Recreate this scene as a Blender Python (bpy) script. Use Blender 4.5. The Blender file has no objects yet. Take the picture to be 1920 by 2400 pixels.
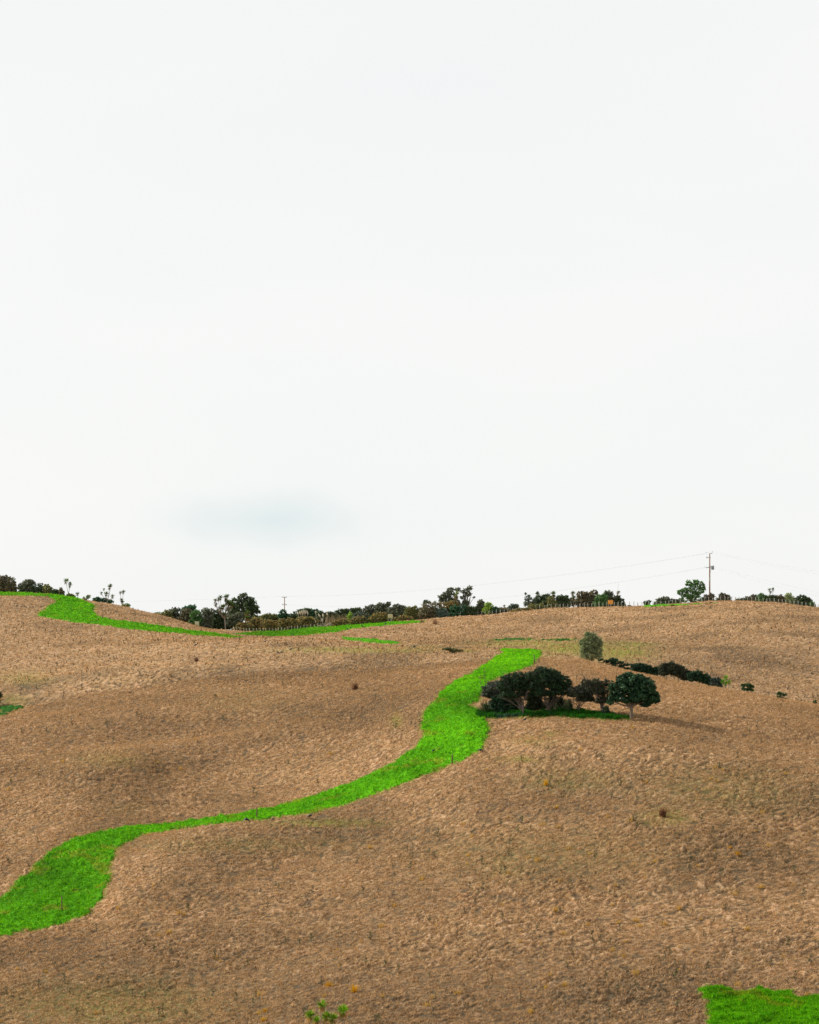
import bpy, math, random
import numpy as np
from mathutils import Vector

# ------------------------------------------------------------------ camera, sky, sun
C = bpy.context.scene
col = C.collection
rng = np.random.default_rng(7)
random.seed(7)
F, CX, CY = 4000.0, 960.0, 1500.0          # focal length and horizon in photo pixels (1920 x 2400)

cam_d = bpy.data.cameras.new('camera')
cam = bpy.data.objects.new('camera', cam_d); col.objects.link(cam)
cam.location = (0, 0, 0); cam.rotation_euler = (math.radians(90), 0, 0)
cam_d.sensor_fit = 'VERTICAL'; cam_d.sensor_height = 36; cam_d.sensor_width = 28.8
cam_d.lens = 36 * F / 2400; cam_d.shift_y = (CY - 1200) / 2400
cam_d.clip_start = 0.5; cam_d.clip_end = 20000
C.camera = cam

SUN_EL, SUN_AZ = math.radians(33), math.radians(-66)   # azimuth from +Y towards +X: the sun is at the left, a little behind the hill
sdir = Vector((math.sin(SUN_AZ) * math.cos(SUN_EL), math.cos(SUN_AZ) * math.cos(SUN_EL), math.sin(SUN_EL)))
sl = bpy.data.lights.new('sun', 'SUN'); sl.energy = 5.0; sl.angle = math.radians(3.5); sl.color = (1.0, 0.93, 0.83)
so = bpy.data.objects.new('sun', sl); col.objects.link(so)
so.rotation_euler = sdir.to_track_quat('Z', 'Y').to_euler()

world = bpy.data.worlds.new('World'); C.world = world; world.use_nodes = True
wt = world.node_tree; wt.nodes.clear()
def wn(t, **k):
    n = wt.nodes.new(t)
    for a, b in k.items(): setattr(n, a, b)
    return n
out = wn('ShaderNodeOutputWorld')
sky = wn('ShaderNodeTexSky', sky_type='NISHITA'); sky.sun_disc = False
sky.sun_elevation = SUN_EL; sky.sun_rotation = SUN_AZ; sky.dust_density = 2.0
bg_sky = wn('ShaderNodeBackground'); bg_sky.inputs[1].default_value = 0.10
bg_cl = wn('ShaderNodeBackground'); bg_cl.inputs[1].default_value = 1.0
mix = wn('ShaderNodeMixShader')
wt.links.new(sky.outputs[0], bg_sky.inputs[0])
tc = wn('ShaderNodeTexCoord')
mp = wn('ShaderNodeMapping'); mp.inputs['Scale'].default_value = (2.0, 2.0, 7.0)
nz = wn('ShaderNodeTexNoise'); nz.inputs['Scale'].default_value = 1.3; nz.inputs['Detail'].default_value = 4; nz.inputs['Roughness'].default_value = .45
rmp = wn('ShaderNodeValToRGB')
rmp.color_ramp.elements[0].position = 0.3; rmp.color_ramp.elements[0].color = (0.925, 0.945, 0.935, 1)
rmp.color_ramp.elements[1].position = 0.62; rmp.color_ramp.elements[1].color = (0.97, 0.975, 0.955, 1)
wt.links.new(tc.outputs['Generated'], mp.inputs[0]); wt.links.new(mp.outputs[0], nz.inputs[0]); wt.links.new(nz.outputs[0], rmp.inputs[0])
# a thin lens-shaped opening in the cloud sheet, low above the left ridge
dv = Vector(((632 - CX) / F, 1, (CY - 1218) / F)).normalized()
mp2 = wn('ShaderNodeMapping'); mp2.vector_type = 'POINT'
mp2.inputs['Location'].default_value = (-dv.x * 13.5, 0, -dv.z * 46); mp2.inputs['Scale'].default_value = (13.5, 0, 46); mp2.inputs['Rotation'].default_value = (0, 0, 0)
wv = wn('ShaderNodeVectorMath', operation='LENGTH')
nz2 = wn('ShaderNodeTexNoise'); nz2.inputs['Scale'].default_value = 22; nz2.inputs['Detail'].default_value = 3
ad = wn('ShaderNodeMath', operation='MULTIPLY_ADD'); ad.inputs[1].default_value = 0.8; 
op = wn('ShaderNodeMapRange'); op.interpolation_type = 'SMOOTHSTEP'
op.inputs['From Min'].default_value = 0.35; op.inputs['From Max'].default_value = 1.5; op.inputs['To Min'].default_value = 0.62; op.inputs['To Max'].default_value = 0.0
wt.links.new(tc.outputs['Generated'], mp2.inputs[0]); wt.links.new(mp2.outputs[0], wv.inputs[0])
wt.links.new(tc.outputs['Generated'], nz2.inputs[0]); wt.links.new(nz2.outputs[0], ad.inputs[0]); wt.links.new(wv.outputs['Value'], ad.inputs[2])
wt.links.new(ad.outputs[0], op.inputs['Value'])
mc = wn('ShaderNodeMix', data_type='RGBA'); mc.inputs['B'].default_value = (0.70, 0.81, 0.83, 1)
wt.links.new(op.outputs[0], mc.inputs['Factor']); wt.links.new(rmp.outputs[0], mc.inputs['A'])
wt.links.new(mc.outputs['Result'], bg_cl.inputs[0])
sx = wn('ShaderNodeSeparateXYZ'); el = wn('ShaderNodeMapRange'); el.interpolation_type = 'SMOOTHSTEP'
el.inputs['From Min'].default_value = .40; el.inputs['From Max'].default_value = .75; el.inputs['To Min'].default_value = .95; el.inputs['To Max'].default_value = .42
wt.links.new(tc.outputs['Generated'], sx.inputs[0]); wt.links.new(sx.outputs['Z'], el.inputs['Value']); wt.links.new(el.outputs[0], mix.inputs[0])
wt.links.new(bg_sky.outputs[0], mix.inputs[1]); wt.links.new(bg_cl.outputs[0], mix.inputs[2]); wt.links.new(mix.outputs[0], out.inputs[0])

C.view_settings.view_transform = 'Standard'; C.view_settings.look = 'None'; C.view_settings.exposure = 0; C.view_settings.gamma = 1
C.cycles.max_bounces = 5; C.cycles.diffuse_bounces = 3; C.cycles.transparent_max_bounces = 4

# ------------------------------------------------------------------ helpers
def props(o, label=None, cat=None, group=None, kind=None):
    if label: o['label'] = label
    if cat: o['category'] = cat
    if group: o['group'] = group
    if kind: o['kind'] = kind
    return o
def thing(name, label, cat, loc, group=None, rz=0):
    o = bpy.data.objects.new(name, None); col.objects.link(o); o.empty_display_size = .3
    o.location = loc; o.rotation_euler = (0, 0, rz)
    return props(o, label, cat, group)
def mesh_obj(name, verts, faces, mat, parent=None, tint=None, smooth=False, extra=None):
    """faces: an (n,k) int array, or a list of such arrays"""
    fl = faces if isinstance(faces, list) else [faces]
    verts = np.asarray(verts, np.float32)
    me = bpy.data.meshes.new(name)
    me.vertices.add(len(verts)); me.vertices.foreach_set('co', verts.ravel())
    loops = np.concatenate([f.ravel() for f in fl]).astype(np.int32)
    tot = np.concatenate([np.full(len(f), f.shape[1], np.int32) for f in fl])
    start = np.concatenate([[0], np.cumsum(tot)[:-1]]).astype(np.int32)
    me.loops.add(len(loops)); me.loops.foreach_set('vertex_index', loops)
    me.polygons.add(len(tot)); me.polygons.foreach_set('loop_start', start)
    if smooth: me.polygons.foreach_set('use_smooth', np.ones(len(tot), bool))
    if tint is not None:
        a = me.attributes.new('tint', 'FLOAT_COLOR', 'POINT')
        c = np.ones((len(verts), 4), np.float32); c[:, :3] = tint; a.data.foreach_set('color', c.ravel())
    for k, v in (extra or {}).items():
        a = me.attributes.new(k, 'FLOAT', 'POINT'); a.data.foreach_set('value', np.asarray(v, np.float32).ravel())
    me.update(calc_edges=True)
    o = bpy.data.objects.new(name, me); col.objects.link(o)
    if mat: me.materials.append(mat)
    if parent: o.parent = parent
    return o
def copy_tree(src, loc, rz=0, scale=1, label=None):
    r = src.copy(); col.objects.link(r); r.location = loc; r.rotation_euler = (0, 0, rz); r.scale = (scale,) * 3
    if label: r['label'] = label
    for ch in list(src.children):
        c = ch.copy(); col.objects.link(c); c.parent = r
    return r

# noise
_R = np.random.default_rng(99).random((6, 1024, 1024)).astype(np.float32)
def vn(x, y, s=0):
    xi = np.floor(x); yi = np.floor(y); fx = (x - xi); fy = (y - yi)
    fx = fx * fx * (3 - 2 * fx); fy = fy * fy * (3 - 2 * fy)
    a = xi.astype(np.int64) & 1023; b = yi.astype(np.int64) & 1023; a1 = (a + 1) & 1023; b1 = (b + 1) & 1023
    R = _R[s % 6]
    return (R[a, b] * (1 - fx) + R[a1, b] * fx) * (1 - fy) + (R[a, b1] * (1 - fx) + R[a1, b1] * fx) * fy
def fbm(x, y, sc, oc=3, s=0):
    t = 0; w = 0; amp = 1; x = x / sc + 37.7 * s; y = y / sc - 11.3 * s
    for i in range(oc):
        t = t + amp * vn(x, y, s + i); w += amp; amp *= .5
        x, y = (x * 1.6 + y * 1.2) + 5.1, (y * 1.6 - x * 1.2) + 9.7
    return t / w
def sstep(a, b, x):
    t = np.clip((x - a) / (b - a), 0, 1); return t * t * (3 - 2 * t)

# ------------------------------------------------------------------ materials
def new_mat(name):
    m = bpy.data.materials.new(name); m.use_nodes = True; t = m.node_tree
    return m, t, t.nodes['Principled BSDF']
def N(t, ty, **k):
    n = t.nodes.new(ty)
    for a, b in k.items(): setattr(n, a, b)
    return n
def simple(name, c, rough=.8, var=.25, scale=8, metal=0):
    m, t, b = new_mat(name)
    tcx = N(t, 'ShaderNodeTexCoord'); n = N(t, 'ShaderNodeTexNoise'); n.inputs['Scale'].default_value = scale; n.inputs['Detail'].default_value = 5
    r = N(t, 'ShaderNodeValToRGB')
    r.color_ramp.elements[0].position = .3; r.color_ramp.elements[0].color = tuple(x * (1 - var) for x in c) + (1,)
    r.color_ramp.elements[1].position = .7; r.color_ramp.elements[1].color = tuple(min(1, x * (1 + var)) for x in c) + (1,)
    t.links.new(tcx.outputs['Object'], n.inputs[0]); t.links.new(n.outputs[0], r.inputs[0]); t.links.new(r.outputs[0], b.inputs['Base Color'])
    b.inputs['Roughness'].default_value = rough; b.inputs['Metallic'].default_value = metal
    return m
def leaf_mat(name, trans=.35, rough=.6, spec=.3):
    m, t, b = new_mat(name)
    a = N(t, 'ShaderNodeAttribute', attribute_name='tint')
    tr = N(t, 'ShaderNodeBsdfTranslucent'); mx = N(t, 'ShaderNodeMixShader'); mx.inputs[0].default_value = trans
    t.links.new(a.outputs['Color'], b.inputs['Base Color'])
    h = N(t, 'ShaderNodeHueSaturation'); h.inputs['Saturation'].default_value = 1.1; h.inputs['Value'].default_value = 1.25
    t.links.new(a.outputs['Color'], h.inputs['Color']); t.links.new(h.outputs[0], tr.inputs[0])
    b.inputs['Roughness'].default_value = rough; b.inputs['Specular IOR Level'].default_value = spec
    o = t.nodes['Material Output']
    t.links.new(b.outputs[0], mx.inputs[1]); t.links.new(tr.outputs[0], mx.inputs[2]); t.links.new(mx.outputs[0], o.inputs[0])
    return m
M_leaf = leaf_mat('leaves', .28)
M_gloss = leaf_mat('glossy leaves', .15, .5, .3)
M_blade = leaf_mat('grass blades', .45, .7, .2)
M_straw = leaf_mat('dry straw', .3, .9, .1)
M_bark = simple('bark', (.13, .105, .085), .9, .4, 12)
M_barkp = simple('pale bark', (.24, .20, .16), .9, .3, 12)
M_barkg = simple('weathered stem', (.085, .065, .047), .9, .3, 6)
M_post = simple('weathered post timber', (.34, .33, .25), .9, .25, 14)
M_stake = simple('brown stake timber', (.11, .06, .035), .9, .3, 14)
M_pole = simple('pole timber', (.30, .19, .13), .85, .25, 4)
M_wire = simple('galvanised wire', (.34, .34, .35), .5, .1, 3, .3)
M_grey = simple('grey painted steel', (.27, .30, .29), .5, .15, 6)
M_insu = simple('dark insulator glaze', (.05, .05, .07), .3, .2, 6)
M_orange = simple('orange sign face', (.85, .36, .05), .6, .08, 4)
M_cream = simple('cream sign face', (.62, .50, .28), .7, .1, 4)
M_creamy = simple('pale yellow sign face', (.52, .52, .30), .7, .1, 4)
M_ink = simple('brown sign lettering', (.30, .12, .03), .7, .1, 4)
M_bird = simple('black plumage', (.012, .013, .018), .5, .4, 20)
M_white = simple('white plumage', (.7, .7, .7), .7, .1, 20)
M_bill = simple('bird bill and legs', (.16, .07, .05), .6, .2, 20)
M_soil = simple('red brown soil', (.16, .075, .045), 1, .4, 9)
M_log = simple('bleached dead wood', (.42, .31, .22), .9, .3, 9)

def ground_mat():
    m, t, b = new_mat('sprayed dead grass')
    geo = N(t, 'ShaderNodeNewGeometry')
    def noise(scale, detail, rough=.6, sc=(1, 1, 1)):
        mpp = N(t, 'ShaderNodeMapping'); mpp.inputs['Scale'].default_value = sc; t.links.new(geo.outputs['Position'], mpp.inputs[0])
        n = N(t, 'ShaderNodeTexNoise'); n.inputs['Scale'].default_value = scale; n.inputs['Detail'].default_value = detail; n.inputs['Roughness'].default_value = rough
        t.links.new(mpp.outputs[0], n.inputs[0]); return n.outputs[0]
    def ramp(src, *el):
        r = N(t, 'ShaderNodeValToRGB'); e = r.color_ramp.elements
        while len(e) < len(el): e.new(.5)
        for i, (p, c) in enumerate(el): e[i].position = p; e[i].color = tuple(c) + (1,) if len(c) == 3 else c
        t.links.new(src, r.inputs[0]); return r.outputs[0]
    def mixc(f, a, c2, mode='MIX'):
        x = N(t, 'ShaderNodeMix', data_type='RGBA'); x.blend_type = mode
        for s, v in (('Factor', f), ('A', a), ('B', c2)):
            if isinstance(v, (float, int)): x.inputs[s].default_value = v
            elif isinstance(v, tuple): x.inputs[s].default_value = v + (1,)
            else: t.links.new(v, x.inputs[s])
        return x.outputs['Result']
    straw = ramp(noise(6, 9, .8, (.7, 2.1, 1)), (.30, (.07, .042, .022)), (.44, (.26, .158, .084)), (.56, (.48, .305, .168)), (.68, (.74, .49, .285)))
    warm = ramp(noise(.05, 6, .65), (.38, (.86, .84, .78)), (.5, (1, .98, .92)), (.64, (1.0, .93, .80)))
    c1 = mixc(.8, straw, warm, 'MULTIPLY')
    pink = ramp(noise(.8, 4, .65), (.35, (1.0, .95, .93)), (.6, (.93, .99, .93)))
    c1 = mixc(.8, c1, pink, 'MULTIPLY')
    tan = N(t, 'ShaderNodeAttribute', attribute_name='tan').outputs['Fac']
    tn = ramp(noise(.9, 7, .7), (.35, (.25, .25, .25)), (.6, (1, 1, 1)))
    tm = N(t, 'ShaderNodeMath', operation='MULTIPLY'); t.links.new(tan, tm.inputs[0]); t.links.new(tn, tm.inputs[1])
    c1 = mixc(tm.outputs[0], c1, (.62, .39, .19))  # painted sunlight on the crest bands
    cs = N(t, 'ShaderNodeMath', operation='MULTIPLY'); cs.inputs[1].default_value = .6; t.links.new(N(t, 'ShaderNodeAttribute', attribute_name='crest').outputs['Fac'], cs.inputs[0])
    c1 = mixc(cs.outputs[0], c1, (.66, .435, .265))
    # bare soil through the litter, plus slope and cloud shade painted into the colour
    at = lambda s: (lambda a: a.outputs['Fac'])(N(t, 'ShaderNodeAttribute', attribute_name=s))
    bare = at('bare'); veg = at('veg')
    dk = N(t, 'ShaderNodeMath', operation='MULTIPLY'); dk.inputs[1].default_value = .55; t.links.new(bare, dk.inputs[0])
    c1 = mixc(dk.outputs[0], c1, (.62, .62, .56), 'MULTIPLY')  # broad darkening for slopes in shade, painted over the litter
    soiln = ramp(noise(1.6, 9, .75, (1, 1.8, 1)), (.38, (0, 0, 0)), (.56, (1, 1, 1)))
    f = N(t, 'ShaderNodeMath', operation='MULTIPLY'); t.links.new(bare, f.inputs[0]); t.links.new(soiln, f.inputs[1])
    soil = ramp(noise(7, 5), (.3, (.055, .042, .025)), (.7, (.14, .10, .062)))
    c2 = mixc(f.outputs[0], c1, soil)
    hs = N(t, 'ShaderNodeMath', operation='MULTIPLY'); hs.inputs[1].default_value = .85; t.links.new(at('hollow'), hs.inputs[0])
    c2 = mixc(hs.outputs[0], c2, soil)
    gn = ramp(noise(1.4, 8, .75, (1, 1.3, 1)), (.36, (0, 0, 0)), (.52, (1, 1, 1)))
    g = N(t, 'ShaderNodeMath', operation='MULTIPLY'); t.links.new(veg, g.inputs[0]); t.links.new(gn, g.inputs[1])
    green = ramp(noise(2.5, 5), (.3, (.14, .15, .025)), (.55, (.20, .27, .02)), (.8, (.42, .40, .06)))
    c3 = mixc(g.outputs[0], c2, green)
    rust = ramp(noise(.55, 6, .7), (.64, (0, 0, 0)), (.72, (.55, .55, .55)))
    c3 = mixc(rust, c3, (.46, .25, .09))
    t.links.new(c3, b.inputs['Base Color'])
    b.inputs['Roughness'].default_value = 1; b.inputs['Specular IOR Level'].default_value = .1
    bp = N(t, 'ShaderNodeBump'); bp.inputs['Strength'].default_value = .9; bp.inputs['Distance'].default_value = .05
    t.links.new(noise(6.5, 6, .7), bp.inputs['Height']); t.links.new(bp.outputs[0], b.inputs['Normal'])
    return m
M_ground = ground_mat()
def green_mat(name, lo, mid, hi):
    m, t, b = new_mat(name)
    big = N(t, 'ShaderNodeTexNoise'); big.inputs['Scale'].default_value = .28; big.inputs['Detail'].default_value = 6; big.inputs['Roughness'].default_value = .65
    br = N(t, 'ShaderNodeValToRGB'); e2 = br.color_ramp.elements; e2.new(.5)
    for i, (p, c) in enumerate(((.34, (.68, .72, .7)), (.5, (.92, .92, .9)), (.66, (1.15, 1.05, 1)))): e2[i].position = p; e2[i].color = c + (1,)
    ml = N(t, 'ShaderNodeMix', data_type='RGBA'); ml.blend_type = 'MULTIPLY'; ml.inputs['Factor'].default_value = 1
    geo = N(t, 'ShaderNodeNewGeometry')
    n = N(t, 'ShaderNodeTexNoise'); n.inputs['Scale'].default_value = 2.6; n.inputs['Detail'].default_value = 8; n.inputs['Roughness'].default_value = .7
    r = N(t, 'ShaderNodeValToRGB'); e = r.color_ramp.elements; e.new(.5)
    for i, (p, c) in enumerate(((.3, lo), (.5, mid), (.72, hi))): e[i].position = p; e[i].color = c + (1,)
    t.links.new(geo.outputs['Position'], n.inputs[0]); t.links.new(n.outputs[0], r.inputs[0]); t.links.new(geo.outputs['Position'], big.inputs[0]); t.links.new(big.outputs[0], br.inputs[0])
    t.links.new(r.outputs[0], ml.inputs['A']); t.links.new(br.outputs[0], ml.inputs['B'])
    m2 = N(t, 'ShaderNodeMix', data_type='RGBA'); m2.blend_type = 'MULTIPLY'; m2.inputs['Factor'].default_value = 1; t.links.new(ml.outputs['Result'], m2.inputs['A'])
    at_ = N(t, 'ShaderNodeAttribute', attribute_name='tint'); t.links.new(at_.outputs['Color'], m2.inputs['B']); t.links.new(m2.outputs['Result'], b.inputs['Base Color'])
    b.inputs['Roughness'].default_value = .95; b.inputs['Specular IOR Level'].default_value = .1
    bp = N(t, 'ShaderNodeBump'); bp.inputs['Strength'].default_value = .8; bp.inputs['Distance'].default_value = .06
    n2 = N(t, 'ShaderNodeTexNoise'); n2.inputs['Scale'].default_value = 7; n2.inputs['Detail'].default_value = 5
    t.links.new(geo.outputs['Position'], n2.inputs[0]); t.links.new(n2.outputs[0], bp.inputs['Height']); t.links.new(bp.outputs[0], b.inputs['Normal'])
    return m
M_green = green_mat('live green turf', (.035, .17, .002), (.085, .35, .003), (.17, .52, .004))
M_green_dark = green_mat('dark weed turf', (.01, .055, .005), (.022, .12, .007), (.05, .22, .01))  # darker green for the weedy and thin patches

# ------------------------------------------------------------------ terrain
# for a few bearings (photo columns) the profile of the land as (elevation row, distance in m); rows are where the photo shows that land
UK = [-3200, -900, 0, 200, 300, 400, 500, 560, 640, 700, 800, 900, 1000, 1150, 1300, 1400, 1500, 1700, 1920, 2800, 5200]
def L(**k): return {int(a[1:].replace('m', '-')): b for a, b in k.items()}
KN = [
 dict([(0, (2430, 108)), (500, (2430, 105)), (960, (2430, 101)), (1920, (2430, 97))]),
 dict([(0, (2300, 121)), (500, (2215, 126)), (960, (2190, 122)), (1500, (2180, 117)), (1920, (2190, 114))]),
 dict([(0, (2195, 132)), (200, (2130, 138)), (300, (2045, 143)), (400, (1972, 148)), (500, (1943, 150)), (640, (1922, 151)), (800, (1892, 152)), (1000, (1835, 152)), (1150, (1782, 152)), (1300, (1762, 150)), (1500, (1765, 146)), (1700, (1785, 143)), (1920, (1815, 140))]),
 dict([(0, (2100, 144)), (200, (1985, 152)), (300, (1950, 155)), (400, (1932, 157)), (500, (1917, 158)), (640, (1890, 159)), (800, (1838, 160)), (1000, (1742, 162)), (1150, (1692, 163)), (1300, (1680, 161)), (1500, (1684, 158)), (1700, (1715, 155)), (1920, (1757, 152))]),
 dict([(0, (1720, 188)), (300, (1680, 190)), (640, (1640, 190)), (800, (1618, 190)), (1000, (1603, 187)), (1150, (1592, 184)), (1300, (1590, 181)), (1500, (1617, 176)), (1700, (1652, 170)), (1920, (1692, 167))]),
 dict([(0, (1560, 238)), (200, (1535, 238)), (300, (1522, 240)), (400, (1510, 241)), (500, (1501, 243)), (560, (1498, 245)), (640, (1495, 245)), (700, (1498, 244)), (800, (1509, 240)), (900, (1516, 237)), (1000, (1520, 233)), (1150, (1522, 228)), (1300, (1535, 215)), (1400, (1556, 207)), (1500, (1579, 200)), (1700, (1618, 190)), (1920, (1655, 182))]),
 dict([(0, (1510, 265)), (200, (1498, 265)), (300, (1497, 265)), (400, (1497, 264)), (500, (1498, 263)), (560, (1497, 263)), (640, (1500, 268)), (700, (1503, 267)), (800, (1516, 265)), (1000, (1528, 258)), (1150, (1532, 250)), (1300, (1552, 236)), (1400, (1578, 226)), (1500, (1602, 218)), (1700, (1646, 210)), (1920, (1686, 204))]),
 dict([(0, (1470, 290)), (200, (1472, 290)), (300, (1475, 288)), (400, (1484, 285)), (500, (1493, 282)), (560, (1495, 284)), (640, (1497, 300)), (700, (1498, 297)), (800, (1504, 291)), (1000, (1513, 282)), (1150, (1517, 275)), (1300, (1527, 257)), (1400, (1544, 246)), (1500, (1562, 240)), (1700, (1596, 235)), (1920, (1626, 230))]),
 dict([(0, (1430, 315)), (200, (1442, 315)), (300, (1451, 312)), (400, (1467, 306)), (500, (1487, 300)), (560, (1493, 305)), (640, (1495, 330)), (700, (1494, 330)), (800, (1491, 332)), (900, (1487, 333)), (1000, (1482, 335)), (1150, (1476, 335)), (1300, (1470, 329)), (1500, (1476, 310)), (1700, (1489, 290)), (1920, (1502, 284))]),
 dict([(0, (1391, 345)), (100, (1394, 344)), (200, (1408, 342)), (300, (1427, 338)), (400, (1451, 333)), (500, (1480, 328)), (560, (1491, 330)), (640, (1493, 350)), (700, (1488, 355)), (800, (1477, 365)), (900, (1466, 375)), (1000, (1455, 385)), (1150, (1443, 390)), (1300, (1430, 390)), (1400, (1424, 390)), (1500, (1421, 388)), (1560, (1418, 386)), (1700, (1412, 382)), (1800, (1414, 377)), (1920, (1427, 370))]),
 dict([(0, (1400, 366)), (200, (1416, 366)), (300, (1436, 366)), (400, (1454, 366)), (500, (1479, 370)), (560, (1483, 376)), (640, (1483, 386)), (700, (1477, 389)), (800, (1470, 394)), (900, (1461, 399)), (1000, (1453, 402)), (1150, (1444, 403)), (1300, (1431, 402)), (1400, (1425, 401)), (1500, (1422, 400)), (1700, (1413, 395)), (1800, (1415, 390)), (1920, (1428, 382))]),
 dict([(0, (1412, 440)), (300, (1440, 440)), (500, (1477, 440)), (640, (1480, 445)), (900, (1466, 450)), (1150, (1451, 450)), (1400, (1432, 450)), (1700, (1420, 445)), (1920, (1436, 440))]),
]
def pchip_slopes(x, y):          # x (n,), y (n,) or stacked (n,m)
    h = np.diff(x, axis=0); dl = np.diff(y, axis=0) / h
    m = np.zeros_like(y)
    a, b2 = dl[:-1], dl[1:]; w1 = 2 * h[1:] + h[:-1]; w2 = h[1:] + 2 * h[:-1]
    ok = (a * b2) > 0
    with np.errstate(divide='ignore', invalid='ignore'):
        hm = (w1 + w2) / (w1 / np.where(ok, a, 1) + w2 / np.where(ok, b2, 1))
    m[1:-1] = np.where(ok, hm, 0); m[0] = dl[0]; m[-1] = dl[-1]
    return m
def pchip(x, y, q, m=None):
    if m is None: m = pchip_slopes(x, y)
    q = np.clip(q, x[0], x[-1]); i = np.clip(np.searchsorted(x, q) - 1, 0, len(x) - 2)
    h = x[i + 1] - x[i]; t = (q - x[i]) / h
    return (2*t**3 - 3*t**2 + 1) * y[i] + (t**3 - 2*t**2 + t) * h * m[i] + (-2*t**3 + 3*t**2) * y[i+1] + (t**3 - t**2) * h * m[i+1]

gu = np.concatenate([np.linspace(-3200, -700, 46)[:-1], np.linspace(-700, -230, 60)[:-1], np.arange(-230, 2150, 2.15), np.linspace(2150, 2620, 60)[1:], np.linspace(2620, 5200, 46)[1:]])
gd = [2.0, 5, 8, 12, 18, 26, 36, 48, 60, 70, 78, 84, 88, 91, 93.5]
d = 95.0
while d < 442: gd.append(d); d *= 1 + (0.00095 if d < 420 else .004)
for d in (450, 465, 485, 510, 550, 600, 680, 800, 1000, 1300, 1800, 2600, 4000, 6000): gd.append(d)
gd = np.array(gd, float)
NU, ND = len(gu), len(gd)
kd = []; ks = []
for kn in KN:
    us = np.array(sorted(kn)); vv = np.array([kn[int(u)][0] for u in us], float); dd = np.array([kn[int(u)][1] for u in us], float)
    v_ = pchip(us, vv, gu); d_ = pchip(us, dd, gu)
    # beyond the frame the hills go on rolling gently
    o_ = np.maximum(0, -gu) / 900 - np.maximum(0, gu - 1920) / 900
    v_ = v_ + (14 * np.sin(o_ * 1.7)) * (kn[int(us[0])][0] < 1700)
    kd.append(d_); ks.append((CY - v_) / F)
kd = np.array(kd); ks = np.array(ks)
one = np.ones(NU)
kd = np.vstack([one * 2, one * 12, one * 50, one * 82, kd, one * 620, one * 1500, one * 6100])
ks = np.vstack([one * -.85, one * -.42, one * -.5, one * -.30, ks, one * -.045, one * -.04, one * -.012])
S = np.empty((ND, NU))
for j in range(NU): S[:, j] = pchip(kd[:, j], ks[:, j], gd)
GX = (gu[None, :] - CX) / F * gd[:, None]; GY = np.repeat(gd[:, None], NU, 1); GZ0 = S * gd[:, None]
# gentle undulation
und = (fbm(GX, GY, 14, 2, 1) - .5) * .8 + (fbm(GX, GY, 5, 2, 2) - .5) * .30
far = np.clip((gd - 60) / 40, 0, 1)[:, None]
_v0 = CY - GZ0 / GY * F
def fold(px, py, ru, rv, h, sk=0):
    q = ((gu[None, :] - px) / ru) ** 2 + ((_v0 - py - sk * (gu[None, :] - px)) / rv) ** 2
    return h * np.exp(-q) * ((GY > 95) & (GY < 300))
for a_ in [(330, 1590, 330, 16, 1.2, -.08), (60, 1655, 160, 14, -.6, 0), (430, 1700, 330, 28, -1.1, -.14), (250, 1810, 260, 30, .5, -.2), (840, 1660, 120, 50, -1.0, 0), (1380, 1755, 260, 18, .5, .05), (1350, 1850, 260, 26, -.55, .1), (1700, 1900, 200, 40, -.4, 0), (1100, 1900, 160, 25, .4, 0),
           (760, 2000, 280, 26, -.5, 0), (560, 2100, 300, 30, .45, 0), (300, 2320, 320, 36, -.5, 0), (1480, 2345, 150, 14, -.35, 0), (1150, 2200, 300, 30, .3, 0), (1750, 2200, 200, 30, .3, 0)]:
    GZ0 = GZ0 + fold(*a_)
GZ0 = GZ0 + und * far * .8
GV = CY - GZ0 / GY * F                      # photo row of every ground vertex
GU = np.repeat(gu[None, :], ND, 0)

# clumpy mown litter: tussocky lumps and swathes combed downhill
wx = GX + 1.2 * (fbm(GX, GY, 1.6, 2, 3) - .5); wy = GY + 1.2 * (fbm(GX, GY, 1.6, 2, 4) - .5)
l1 = fbm(wx * .95 + wy * .2, wy * 1.8 - wx * .1, .33, 2, 0); l2 = fbm(wx, wy * 1.6, .2, 2, 2); l4 = fbm(wx, wy * 1.9, .55, 2, 4)
amp = .5 + .9 * sstep(.38, .66, fbm(GX, GY, 5, 3, 5))
lump = (np.maximum(l1 - .46, 0) ** 1.1 * .27 + (l2 - .5) * .12 + np.maximum(l4 - .56, 0) * .32) * amp
lump *= 1 + .6 * sstep(230, 300, GY)
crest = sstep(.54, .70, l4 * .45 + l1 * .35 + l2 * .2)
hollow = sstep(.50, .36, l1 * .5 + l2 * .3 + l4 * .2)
lump *= sstep(93, 97, GY) * (1 - sstep(430, 460, GY))

def ell(px, py, ru, rv, soft=.35, dlo=90, dhi=440):
    q = ((GU - px) / ru) ** 2 + ((GV - py) / rv) ** 2
    return np.exp(-q * 1.2) * ((GY > dlo) & (GY < dhi))
# banks, slips and furrows in the land
scar = np.zeros_like(GX)
for (px, py, ru, rv, a) in [(1488, 1492, 34, 2.2, .55), (1530, 1502, 40, 2.5, .3), (120, 1640, 95, 3.5, .45), (60, 1650, 40, 3, .3), (228, 1828, 24, 2.2, .5), (1062, 1519, 34, 2.2, .4), (330, 1625, 60, 4, .2), (1640, 1690, 60, 4, .2), (720, 1930, 90, 3, .2)]:
    scar += a * ell(px, py, ru, rv)
GZ = GZ0 + lump - scar

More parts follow.
